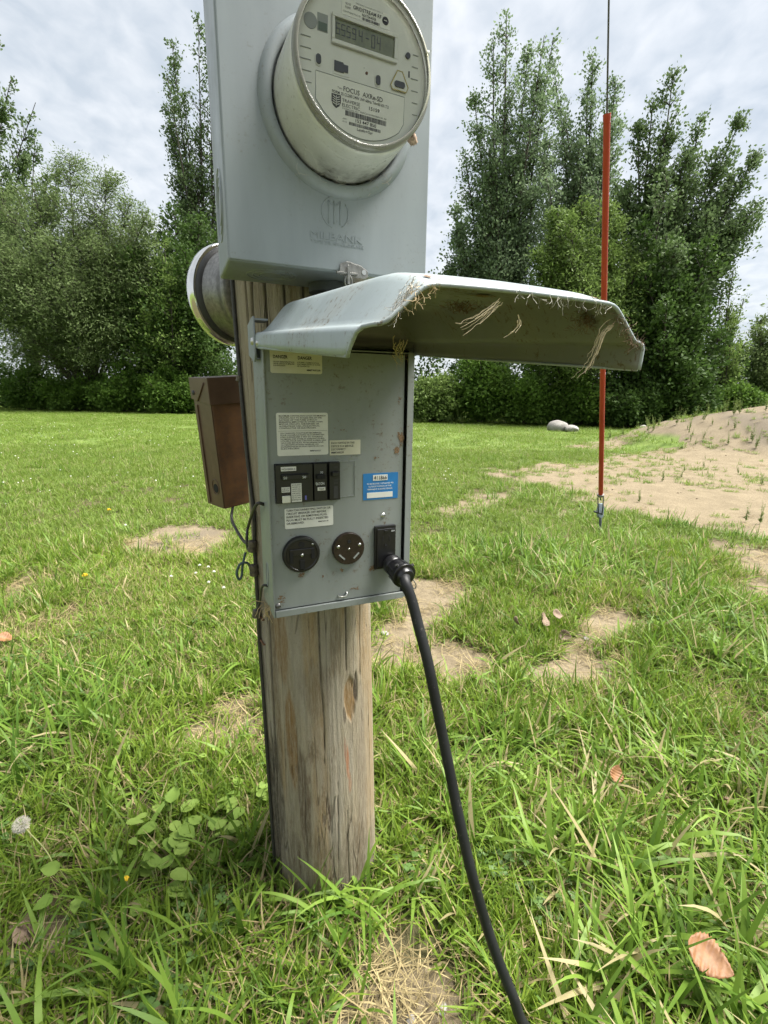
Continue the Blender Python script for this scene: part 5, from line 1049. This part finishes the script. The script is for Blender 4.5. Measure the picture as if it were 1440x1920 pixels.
def branch_mesh(name, segs, mat, parent):
    """segs: list of (points, radii); tapered limbs, built per group of equal length"""
    VV = []; FF = []; off = 0
    for m in sorted({len(p) for p, _ in segs}):
        P = np.array([p for p, _ in segs if len(p) == m]); Rd = np.array([q for p, q in segs if len(p) == m]); n = len(P); K = 6 if m > 6 else 3
        t = np.empty_like(P); t[:, 1:-1] = P[:, 2:] - P[:, :-2]; t[:, 0] = P[:, 1] - P[:, 0]; t[:, -1] = P[:, -1] - P[:, -2]; t /= np.linalg.norm(t, axis=2)[..., None] + 1e-9
        ref = np.where(np.abs(t[..., 2:]) < .9, np.array([.31, .17, .93]), np.array([1, .2, 0.])); a = np.cross(t, ref); a /= np.linalg.norm(a, axis=2)[..., None] + 1e-9; c = np.cross(t, a)
        an = np.arange(K) * 2 * np.pi / K; V = P[:, :, None] + (a[:, :, None] * np.cos(an)[:, None] + c[:, :, None] * np.sin(an)[:, None]) * Rd[:, :, None, None]; VV.append(V.reshape(-1, 3))
        g, i, k = np.meshgrid(np.arange(n), np.arange(m - 1), np.arange(K), indexing='ij'); b0 = off + (g * m + i) * K; k2 = (k + 1) % K; FF.append(np.stack([b0 + k, b0 + k2, b0 + K + k2, b0 + K + k], -1).reshape(-1, 4)); off += n * m * K
    return np_mesh(name, np.concatenate(VV), np.concatenate(FF), mat, parent, True)
def bez(a, b, c, m=9): t = np.linspace(0, 1, m)[:, None]; return a * (1 - t) ** 2 + 2 * b * t * (1 - t) + c * t * t
def tree(name, label_, base, plumes, mat, leaf=.16, tr=.16, nsub=60, nleaf=46, ang=(28, 52), ratio=.6, droop=.15, seed=0, spread=.16, cat='tree', group=None, up=.0, z0=0.0):
    """plumes: (tip point, widest spread, where the leaves start along the stem)"""
    r = np.random.default_rng(seed); base = np.array([base[0], base[1], z0]); root = thing(name, label_, cat, tuple(base), group=group); segs = []; LP = []; LD_ = []
    ext = []
    for tip, Rr, st in plumes:
        tip = np.asarray(tip); ext.append((tip, Rr * 1.3, st))
        for f_ in (.86, .70): ext.append((base + (tip - base) * (f_ + .06 * r.normal()) + r.normal(size=3) * np.array([.55, .5, .2]) * Rr, Rr * 1.15, st * .9))
    for tip, Rr, st in ext:
        tip = np.asarray(tip) - base; mid = np.array([tip[0] * .35, tip[1] * .35, tip[2] * .5]) + r.normal(size=3) * .25; ax = bez(np.zeros(3), mid, tip, 14); rad0 = tr * .55
        segs.append((ax, np.linspace(rad0, .015, 14)))
        for k in range(int(nsub * .62)):
            q = st + (1 - st) * (r.random() ** .85); i = q * 13; i0 = int(min(12, i)); p = ax[i0] + (ax[i0 + 1] - ax[i0]) * (i - i0); t = ax[i0 + 1] - ax[i0]; t /= np.linalg.norm(t); tq = (q - st) / (1 - st)
            ln = Rr * ((1 - tq) ** .75 * .95 + .13) * (.55 + .6 * r.random()) * min(1, .45 + tq * 4); a = R_(ang[0] + (ang[1] - ang[0]) * r.random() * (1.1 - .4 * tq)); o = np.cross(t, r.normal(size=3)); o /= np.linalg.norm(o); d = t * math.cos(a) + o * math.sin(a); d[2] += up; d /= np.linalg.norm(d)
            e = p + d * ln; m_ = p + d * ln * .5 + np.array([0, 0, -.05 * ln]) + r.normal(size=3) * .05 * ln; br_ = bez(p, m_, e, 4); segs.append((br_, np.linspace(.022, .004, 4) * (tr / .16))) if cat == 'tree' else None
            nl = int(nleaf * (.5 + .8 * r.random()) * (.45 + .55 * min(1.6, ln / Rr * 1.3))); u_ = .12 + .95 * r.random(nl) ** .75; pp = p + (m_ - p) * 0 + d[None] * (ln * u_)[:, None] + r.normal(size=(nl, 3)) * spread * (.55 + .5 * ln / Rr)
            LP.append(pp); LD_.append(np.repeat(d[None], nl, 0))
    LP = np.concatenate(LP); LD_ = np.concatenate(LD_); ok = LP[:, 2] > .15; branch_mesh('trunk', segs, 'bark', root); leaf_mesh('crown', LP[ok], leaf, mat, root, ratio, droop, LD_[ok], seed + 1); return root
def T(px, py, Y): return at(px, py, Y)
def bx(px, Y): p = at(px, 775, Y); return (p[0], p[1])
# left side
tree('poplar_tree', 'tall dark poplar cut off by the left edge of the photo', bx(-70, 31), [(T(-15, 40, 31), 2.2, .2), (T(-60, -20, 32), 2.4, .2), (T(20, 150, 30.5), 1.5, .35), (T(5, 330, 30), 2.2, .3), (T(45, 300, 31), 1.3, .5), (T(-90, 120, 31), 2.4, .2)], 'poplar_leaf', .19, .22, 64, 50, seed=11)
tree('poplar_tree', 'poplar top peeking above the willow on the left', bx(70, 35), [(T(66, 250, 35), 1.7, .3), (T(40, 300, 35), 1.8, .3), (T(90, 330, 35), 1.2, .5)], 'poplar_leaf', .19, .2, 54, 46, seed=12)
tree('willow_tree', 'broad olive green willow with several dark stems on the left', bx(170, 28), [(T(60, 345, 28), 3.0, .38), (T(130, 300, 28.6), 2.6, .42), (T(200, 330, 28), 2.6, .42), (T(242, 385, 27.6), 2.1, .42), (T(0, 370, 28), 3.2, .32), (T(100, 450, 26.6), 2.8, .35), (T(195, 450, 26.8), 2.6, .42), (T(30, 480, 26.5), 3.2, .3), (T(255, 480, 27.5), 1.7, .45), (T(-40, 480, 27), 3, .3)], 'willow_leaf', .165, .17, 104, 108, (35, 80), .26, .5, 13, .30)
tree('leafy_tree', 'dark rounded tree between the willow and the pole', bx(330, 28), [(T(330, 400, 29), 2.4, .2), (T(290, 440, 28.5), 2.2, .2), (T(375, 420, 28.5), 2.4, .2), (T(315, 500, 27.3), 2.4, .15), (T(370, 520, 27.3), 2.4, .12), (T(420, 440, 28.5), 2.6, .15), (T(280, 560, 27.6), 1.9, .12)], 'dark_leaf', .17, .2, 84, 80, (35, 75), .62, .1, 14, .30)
tree('leafy_tree', 'small yellow green tree in front of dark one left of pole', bx(318, 26.5), [(T(308, 455, 26.5), 1.4, .4), (T(325, 520, 26.3), 1.4, .35), (T(280, 590, 26.3), 1.1, .4)], 'bright_leaf', .15, .09, 46, 36, (35, 70), .5, .1, 15, .2)
tree('poplar_tree', 'tall feathery poplar rising behind the meter box left edge', bx(405, 33), [(T(372, 42, 33), 1.7, .30), (T(395, 70, 33), 1.8, .25), (T(322, 78, 33.2), 1.25, .45), (T(345, 190, 33), 1.5, .40), (T(420, 60, 33), 2.2, .2), (T(312, 190, 33), .8, .6), (T(365, 300, 32.6), 1.9, .3), (T(450, 40, 33), 2.2, .2)], 'poplar_leaf', .16, .22, 66, 40, (28, 56), .6, .1, 16, .2)
# right side
tree('poplar_tree', 'tallest poplar, with a pointed crown, right of the meter', bx(925, 25), [(T(950, 30, 25), 1.5, .22), (T(925, 80, 25), 1.6, .22), (T(990, 100, 25.3), 1.3, .34), (T(890, 190, 25), 1.4, .28), (T(872, 290, 25), 1.4, .22), (T(1010, 190, 25), 1.4, .3), (T(850, 400, 24.6), 1.5, .15), (T(925, 250, 24.2), 1.9, .15), (T(965, 300, 24.2), 1.9, .15), (T(835, 480, 25), 1.2, .2)], 'poplar_pale_leaf', .125, .2, 92, 62, (30, 62), .66, .1, 21, .20)
tree('poplar_tree', 'forked poplar with two narrow tops behind the red guard', bx(1085, 26), [(T(1112, 108, 26), 1.15, .4), (T(1100, 180, 26), 1.3, .3), (T(1155, 150, 26), 1.0, .45), (T(1040, 140, 26.2), 1.25, .35), (T(1060, 220, 25.6), 1.6, .2), (T(1130, 240, 25.6), 1.5, .25), (T(1020, 300, 25.6), 1.7, .2), (T(1090, 320, 25), 1.8, .15)], 'poplar_pale_leaf', .125, .17, 84, 60, (30, 62), .66, .1, 22, .20)
tree('poplar_tree', 'wide poplar leaning and fanning out to the right', bx(1185, 22), [(T(1262, 142, 22), 1.25, .36), (T(1225, 185, 22), 1.2, .34), (T(1195, 240, 22), 1.3, .3), (T(1315, 220, 22), 1.1, .42), (T(1390, 222, 22), 1.05, .5), (T(1415, 290, 22), 1.0, .5), (T(1430, 385, 22), 1.1, .45), (T(1345, 290, 21.7), 1.3, .4), (T(1290, 300, 21.5), 1.5, .3), (T(1240, 330, 21.5), 1.6, .25), (T(1385, 440, 21.6), 1.2, .35), (T(1330, 400, 21.3), 1.6, .3)], 'poplar_leaf', .125, .19, 84, 58, (28, 60), .66, .1, 23, .18)
tree('leafy_tree', 'round bright green tree standing before the poplars', bx(1090, 19.4), [(T(1045, 395, 19.6), 1.0, .5), (T(1090, 378, 20), 1.1, .5), (T(1140, 390, 20), 1.0, .5), (T(1165, 420, 20), .8, .5), (T(1030, 450, 19.6), 1.1, .4), (T(1080, 450, 19.4), 1.3, .4), (T(1135, 470, 19.5), 1.2, .4), (T(1025, 520, 19.5), 1.1, .3), (T(1090, 530, 19.2), 1.3, .3), (T(1000, 545, 19.8), .8, .3)], 'bright_leaf', .13, .12, 76, 60, (35, 75), .42, .4, 24, .17)
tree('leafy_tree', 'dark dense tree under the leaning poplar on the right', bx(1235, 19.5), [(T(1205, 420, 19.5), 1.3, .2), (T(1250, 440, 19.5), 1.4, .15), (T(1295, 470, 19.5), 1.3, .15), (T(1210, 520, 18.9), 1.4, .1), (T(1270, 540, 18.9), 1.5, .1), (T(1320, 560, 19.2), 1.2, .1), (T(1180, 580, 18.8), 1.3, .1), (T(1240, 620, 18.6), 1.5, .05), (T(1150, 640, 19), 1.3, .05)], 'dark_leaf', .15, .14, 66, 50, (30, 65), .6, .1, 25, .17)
tree('sapling', 'thin pale sapling at the right end of the tree row', bx(1352, 21), [(T(1375, 505, 21), .75, .3), (T(1350, 560, 21), .9, .2), (T(1395, 560, 21), .8, .25), (T(1330, 600, 21), .8, .2)], 'bright_leaf', .11, .05, 44, 22, (25, 50), .5, .1, 26, .12)
tree('leafy_tree', 'grey green bushy tree at the right edge of the photo', bx(1445, 22), [(T(1425, 600, 22), 1.1, .1), (T(1460, 560, 22), 1.4, .1), (T(1500, 540, 22), 1.4, .1), (T(1395, 660, 21.6), 1.0, .1)], 'willow_leaf', .13, .1, 60, 44, (30, 60), .5, .1, 27, .16)
# hedge bushes: each its own plant
def bush(px, Y, topy, wd, mat, label_, seed, leaf=.13):
    b = bx(px, Y); r = np.random.default_rng(seed); c = at(px, topy, Y); pl_ = []
    for k in range(9): a = r.random() * 6.28; q = r.random() ** .5; pl_.append((np.array([c[0] + math.cos(a) * q * wd, c[1] + math.sin(a) * q * wd * .7, max(.5, (c[2]) * (1 - .45 * q * q) * (.8 + .3 * r.random()))]), .6 + .12 * wd, .12))
    return tree('shrub', label_, b, pl_, mat, leaf, .045, 34, 40, (35, 80), .62, .15, seed, .17, 'shrub', 'shrubs along the hedge row')
bush(810, 20.6, 690, 1.0, 'bright_leaf', 'light green shrub just right of the lower box', 51)
bush(900, 20.2, 668, 1.3, 'shrub_leaf', 'green shrub below the hood middle', 52); bush(985, 19.8, 690, 1.2, 'shrub_leaf', 'shrub behind the two pale fieldstones', 53); bush(1085, 19.2, 700, 1.2, 'shrub_leaf', 'shrub behind the foot of the red guard', 54); bush(1180, 18.6, 700, 1.2, 'dark_leaf', 'dark shrub between red guard and dirt mound', 55); bush(1290, 19.0, 700, 1.3, 'dark_leaf', 'dark shrub behind the dirt mound peak', 56); bush(1395, 19.8, 715, 1.2, 'shrub_leaf', 'shrub at the far right behind the mound', 57)
bush(60, 28.2, 700, 1.8, 'shrub_leaf', 'shrub at far left under the willow', 61, .15); bush(145, 27.4, 690, 1.8, 'shrub_leaf', 'shrub under the willow middle stems', 62, .15); bush(235, 26.6, 690, 1.8, 'shrub_leaf', 'shrub right of the willow stems', 63, .15); bush(320, 26.0, 695, 1.8, 'shrub_leaf', 'shrub just left of the brown box', 64, .15)
# undergrowth behind the shrubs, one dense mass
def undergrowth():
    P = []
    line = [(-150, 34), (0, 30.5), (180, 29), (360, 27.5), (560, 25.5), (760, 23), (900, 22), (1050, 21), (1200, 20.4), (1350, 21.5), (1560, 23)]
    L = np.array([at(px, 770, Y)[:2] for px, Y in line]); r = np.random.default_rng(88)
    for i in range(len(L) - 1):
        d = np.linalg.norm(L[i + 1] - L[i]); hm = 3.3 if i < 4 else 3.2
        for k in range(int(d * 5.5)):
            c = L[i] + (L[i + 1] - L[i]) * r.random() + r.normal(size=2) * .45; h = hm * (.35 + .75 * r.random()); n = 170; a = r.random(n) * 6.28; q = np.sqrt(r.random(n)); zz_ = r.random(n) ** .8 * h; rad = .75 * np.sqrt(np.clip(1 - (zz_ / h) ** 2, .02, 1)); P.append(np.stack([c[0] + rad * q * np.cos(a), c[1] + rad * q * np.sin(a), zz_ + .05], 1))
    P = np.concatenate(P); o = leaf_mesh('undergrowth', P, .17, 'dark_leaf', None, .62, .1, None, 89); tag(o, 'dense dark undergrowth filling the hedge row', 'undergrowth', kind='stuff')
undergrowth()

# ------------------------------------------------------------------ small plants and litter in the foreground
def m_dead():
    t = NT('dead_leaf'); p = t.obj(); n = t.noise(60, 5, 0.65, p); c = t.mix(t.rng(n, 0.35, 0.68), (0.15, 0.062, 0.018), (0.25, 0.120, 0.042)); c = t.mix(t.rng(t.noise(300, 3, 0.6, p), 0.6, 0.7, 0, 0.6), c, (0.16, 0.07, 0.03)); t.base(c); t.set(0.6); M['dead_leaf'] = t.m
    t = NT('dead_leaf_grey'); p = t.obj(); n = t.noise(60, 5, 0.65, p); c = t.mix(t.rng(n, 0.35, 0.68), (0.13, 0.085, 0.055), (0.25, 0.18, 0.12)); t.base(c); t.set(0.7); M['dead_leaf_grey'] = t.m
m_dead()
def litter_leaf(px, py, size, yaw, tilt, label_, mat='dead_leaf', lift=.03, seed=0, curl=.25, group=None):
    r = np.random.default_rng(seed); g = gnd(px, py); z = float(ground_z(g[0], g[1])) + lift; g = gnd(px, py, z); b = B(); rows = []
    m = 26
    for k in range(m + 1):
        q = k / m; wv = .43 * math.sin(math.pi * q ** .75) ** .8 * (1 + (.07 if k % 2 else -.05)) + .004; row = []
        for j in range(-3, 4): x = wv * j / 3; row.append(b.bm.verts.new(((q - .5) * size, x * size, (curl * x * x * 1.6 - .10 * math.sin(q * 3.1) + .02 * r.normal() * .5 + .015 * abs((k % 4) - 2) * abs(x) * 4) * size)))
        rows.append(row)
    for i in range(m):
        for j in range(6): b.bm.faces.new((rows[i][j], rows[i][j + 1], rows[i + 1][j + 1], rows[i + 1][j]))
    o = b.build('dead_leaf', mat, None, smooth='all', loc=tuple(g), rot=(tilt[0], tilt[1], yaw)); md = o.modifiers.new('thick', 'SOLIDIFY'); md.thickness = .0006; tag(o, label_, 'leaf', group); return o
litter_leaf(1333, 1795, .074, R_(-38), (R_(16), R_(12)), 'large orange brown toothed leaf lying on grass at lower right', lift=.105, seed=1)
litter_leaf(1157, 1450, .045, R_(60), (R_(30), R_(-38)), 'small upright brown leaf caught in the grass right of the cord', lift=.085, seed=2)
litter_leaf(1352, 1497, .040, R_(120), (R_(30), R_(30)), 'narrow beige dead leaf in the right hand grass', 'dead_leaf_grey', .045, 3, .8)
litter_leaf(1020, 1160, .075, R_(70), (R_(55), R_(-20)), 'curled grey brown leaf standing in the grass island', 'dead_leaf_grey', .085, 4, .8); litter_leaf(1046, 1152, .055, R_(10), (R_(40), R_(20)), 'brown leaf leaning right of the curled leaf in the island', 'dead_leaf_grey', .09, 5, .6); litter_leaf(968, 1165, .055, R_(100), (R_(60), R_(10)), 'dark brown leaf left of the curled leaf in the island', 'dead_leaf_grey', .075, 6, .8); litter_leaf(1060, 1192, .055, R_(-30), (R_(50), 0), 'brown leaf low at the front of the grass island', 'dead_leaf_grey', .035, 7, .8)
litter_leaf(10, 1195, .06, R_(20), (R_(20), R_(20)), 'tan dead leaf at the left edge of the lawn', 'dead_leaf', .05, 8, .5)
litter_leaf(48, 1748, .045, R_(40), (R_(25), R_(10)), 'pale tan leaf on the bare spot at lower left', 'dead_leaf_grey', .02, 9, .5); litter_leaf(68, 1738, .035, R_(100), (R_(30), R_(10)), 'smaller pale leaf beside the tan one at lower left', 'dead_leaf_grey', .02, 10, .5)
# broad leaved weeds left of the pole
def broad_plant(px, py, n, size, label_, seed, mat='broad_leaf', h=.05, spread=.05):
    r = np.random.default_rng(seed); g = gnd(px, py); z = float(ground_z(g[0], g[1])); root = thing('broadleaf_weed', label_, 'weed', (g[0], g[1], z))
    for k in range(n):
        a = r.random() * 6.28; q = spread * math.sqrt(r.random()); s = size * (.65 + .6 * r.random()); c = np.array([math.cos(a) * q, math.sin(a) * q, h * (.55 + .7 * r.random())]); b = B(); rows = []; d = np.array([math.cos(a), math.sin(a), -.1 + .5 * r.random()]); d /= np.linalg.norm(d); p = np.array([-math.sin(a), math.cos(a), .25 * r.normal()]); p /= np.linalg.norm(p); nn = np.cross(d, p)
        for i in range(9):
            t_ = i / 8; wv = .34 * math.sin(math.pi * min(1, t_ ** .72 * .97 + .03)) ** .9 * (1.06 if i % 2 else .96); rows.append([b.bm.verts.new(Vector(c + d * s * t_ + p * s * wv * j / 2 + nn * s * (.10 * abs(j) / 2 - .22 * t_ * t_))) for j in range(-2, 3)])
        for i in range(8):
            for j in range(4): b.bm.faces.new((rows[i][j], rows[i][j + 1], rows[i + 1][j + 1], rows[i + 1][j]))
        me = b.build('leaf', mat, root, smooth='all'); tt = me.data.attributes.new('tint', 'FLOAT', 'POINT'); tt.data.foreach_set('value', np.full(len(me.data.vertices), r.random(), np.float32))
        B().tube([np.array([c[0] * .2, c[1] * .2, -.003]), c * .7, c], .0010, 5).build('stem', 'stem_green', root)
broad_plant(320, 1575, 12, .042, 'pale green heart leaved weed in grass left of the pole', 1, h=0.055); broad_plant(395, 1600, 12, .042, 'broadleaf weed midway between dandelion clock and pole', 2, h=0.052); broad_plant(465, 1520, 20, .036, 'bushy broadleaf weed touching the left side of the pole', 3, h=0.052); broad_plant(300, 1680, 12, .042, 'flat broadleaf weed nearest the camera left of pole', 4, h=0.055); broad_plant(235, 1610, 4, .032, 'bright yellow green leaf pair in left foreground grass', 5, h=0.095); broad_plant(410, 1450, 3, .026, 'small lime leaf weed above the others near pole', 6, h=0.080); broad_plant(155, 1690, 3, .034, 'single oval green leaf weed in lower left grass', 7, h=0.080)
for k, (x_, y_, l_) in enumerate(((850, 1545, 'leafy crab grass clump right beside the black cord'), (940, 1400, 'tall arching grass clump right of the pole'), (520, 1890, 'bright thin grass tuft at bottom centre'), (230, 1850, 'dense long bladed grass tuft at bottom left'), (1100, 1850, 'broad arching grass tuft at bottom right of the cord'), (600, 1712, 'grass tuft leaning on the front left of the pole foot'), (668, 1702, 'grass tuft with arching blades before the pole foot'))):
    g = gnd(x_, y_); V, F, t_ = blades(34 if k != 2 else 46, (.10, .21) if k != 2 else (.07, .13), (.006, .011) if k != 2 else (.0025, .004), .03, 40, 7, 900 + k, 1.6); o = np_mesh('grass_tuft', V, F, 'grass_wide', None, True, {'tint': t_ * .9}); o.location = (g[0], g[1], float(ground_z(g[0], g[1]))); tag(o, l_, 'grass tuft')
# dandelion clock and flowers
def m_fluff():
    t = NT('seed_fluff'); t.base((0.62, 0.58, 0.50)); t.set(0.9); tr = t.n('ShaderNodeBsdfTransparent'); mx = t.n('ShaderNodeMixShader'); mx.inputs[0].default_value = .9; t.l(tr.outputs[0], mx.inputs[1]); t.l(t.p.outputs[0], mx.inputs[2]); t.l(mx.outputs[0], t.o.inputs[0]); M['seed_fluff'] = t.m
m_fluff()
dl = gnd(118, 1665); hd = at(40, 1546, 0.92) ; dd = thing('dandelion_clock', 'white dandelion seed head on a bent stalk, lower left', 'dandelion', tuple(dl)); hr = hd - dl
B().tube(catmull([np.array([0, 0, -.01]), hr * .45 + np.array([.012, 0, .012]), hr * .85 + np.array([.004, 0, .004]), hr], 6), .0015, 6).build('stalk', 'stem_green', dd, smooth='all')
b_ = B(); r_ = np.random.default_rng(5)
for k in range(190):
    d = r_.normal(size=3); d /= np.linalg.norm(d); q = .0185 * (.9 + .12 * r_.random()); b_.tube([hr + d * .003, hr + d * q * .8], .00014, 3, cap=False)
    for m in range(7): e = d * .55 + r_.normal(size=3) * .55; e /= np.linalg.norm(e); b_.tube([hr + d * q * .8, hr + d * q * .8 + e * .0048], .00016, 3, cap=False)
b_.build('seed_head', 'seed_fluff', dd)
bb_ = B(); bmesh.ops.create_icosphere(bb_.bm, subdivisions=2, radius=.0042); bb_.build('core', 'stem_green', dd, loc=tuple(hr))
def dandelion(px, py, label_, rad=.016, seed=0):
    g = gnd(px, py); z = float(ground_z(g[0], g[1])); o = thing('dandelion_flower', label_, 'dandelion', (g[0], g[1], z)); B().tube([(0, 0, 0), (.004, 0, .03), (.002, 0, .055)], .0016, 6).build('stalk', 'stem_green', o); b = B(); r = np.random.default_rng(seed)
    for k in range(60): a = r.random() * 6.28; e = r.random() * 1.2; d = np.array([math.cos(a) * math.cos(e), math.sin(a) * math.cos(e), math.sin(e)]); b.tube([np.array([.002, 0, .055]), np.array([.002, 0, .055]) + d * rad], [.0008, .0016], 4)
    b.build('petals', 'dandelion_yellow', o)
dandelion(161, 1095, 'yellow dandelion flower in the left middle lawn', .016, 1); dandelion(205, 965, 'small yellow flower near the dry patch on the left', .018, 2); dandelion(240, 1685, 'tiny orange flower bud in the left foreground weeds', .006, 3)
def clover_head(px, py, k):
    g = gnd(px, py); z = float(ground_z(g[0], g[1])); o = thing('clover_flower', 'white clover flower in the grass just left of the pole', 'clover', (g[0], g[1], z), group='clover flowers left of the pole'); B().tube([(0, 0, 0), (.002, 0, .05)], .0010, 5).build('stalk', 'stem_green', o); b = B(); r = np.random.default_rng(k)
    for q in range(36): d = r.normal(size=3); d /= np.linalg.norm(d); d[2] = abs(d[2]) * 1.0 - .25; b.tube([np.array([.002, 0, .052]), np.array([.002, 0, .052]) + d * .009], [.0007, .0017], 4)
    b.build('florets', 'clover_white', o)
for k, p_ in enumerate(((322, 1098), (375, 1075), (391, 1080), (402, 1090), (392, 1110), (368, 1092), (420, 1118))): clover_head(*p_, k)
# pebbles in the bare soil
def pebble(px, py, s, label_, seed):
    g = gnd(px, py); z = float(ground_z(g[0], g[1])); b = B(); bmesh.ops.create_icosphere(b.bm, subdivisions=2, radius=1); r = np.random.default_rng(seed); k3 = r.normal(size=(4, 3))
    for v in b.bm.verts: c = np.array(v.co); c = c * (1 + .10 * np.sin(k3 @ c).sum() * .5); v.co = (c[0] * s, c[1] * s * .8, c[2] * s * .55)
    tag(b.build('pebble', 'fieldstone', None, smooth='all', loc=(g[0], g[1], z + s * .2), rot=(0, 0, r.random() * 3)), label_, 'pebble')
pebble(830, 1885, .012, 'pale pebble on bare soil at bottom centre', 1); pebble(770, 1905, .010, 'small white pebble on bare soil by the bottom edge', 2); pebble(405, 1705, .010, 'white pebble in dry grass left of pole foot', 3); pebble(420, 1880, .014, 'beige stone in the straw at lower left of centre', 4); pebble(1098, 1201, .016, 'pale stone at the edge of the right bare patch', 5); pebble(722, 1188, .022, 'pale flat stone on bare soil right of pole', 6)
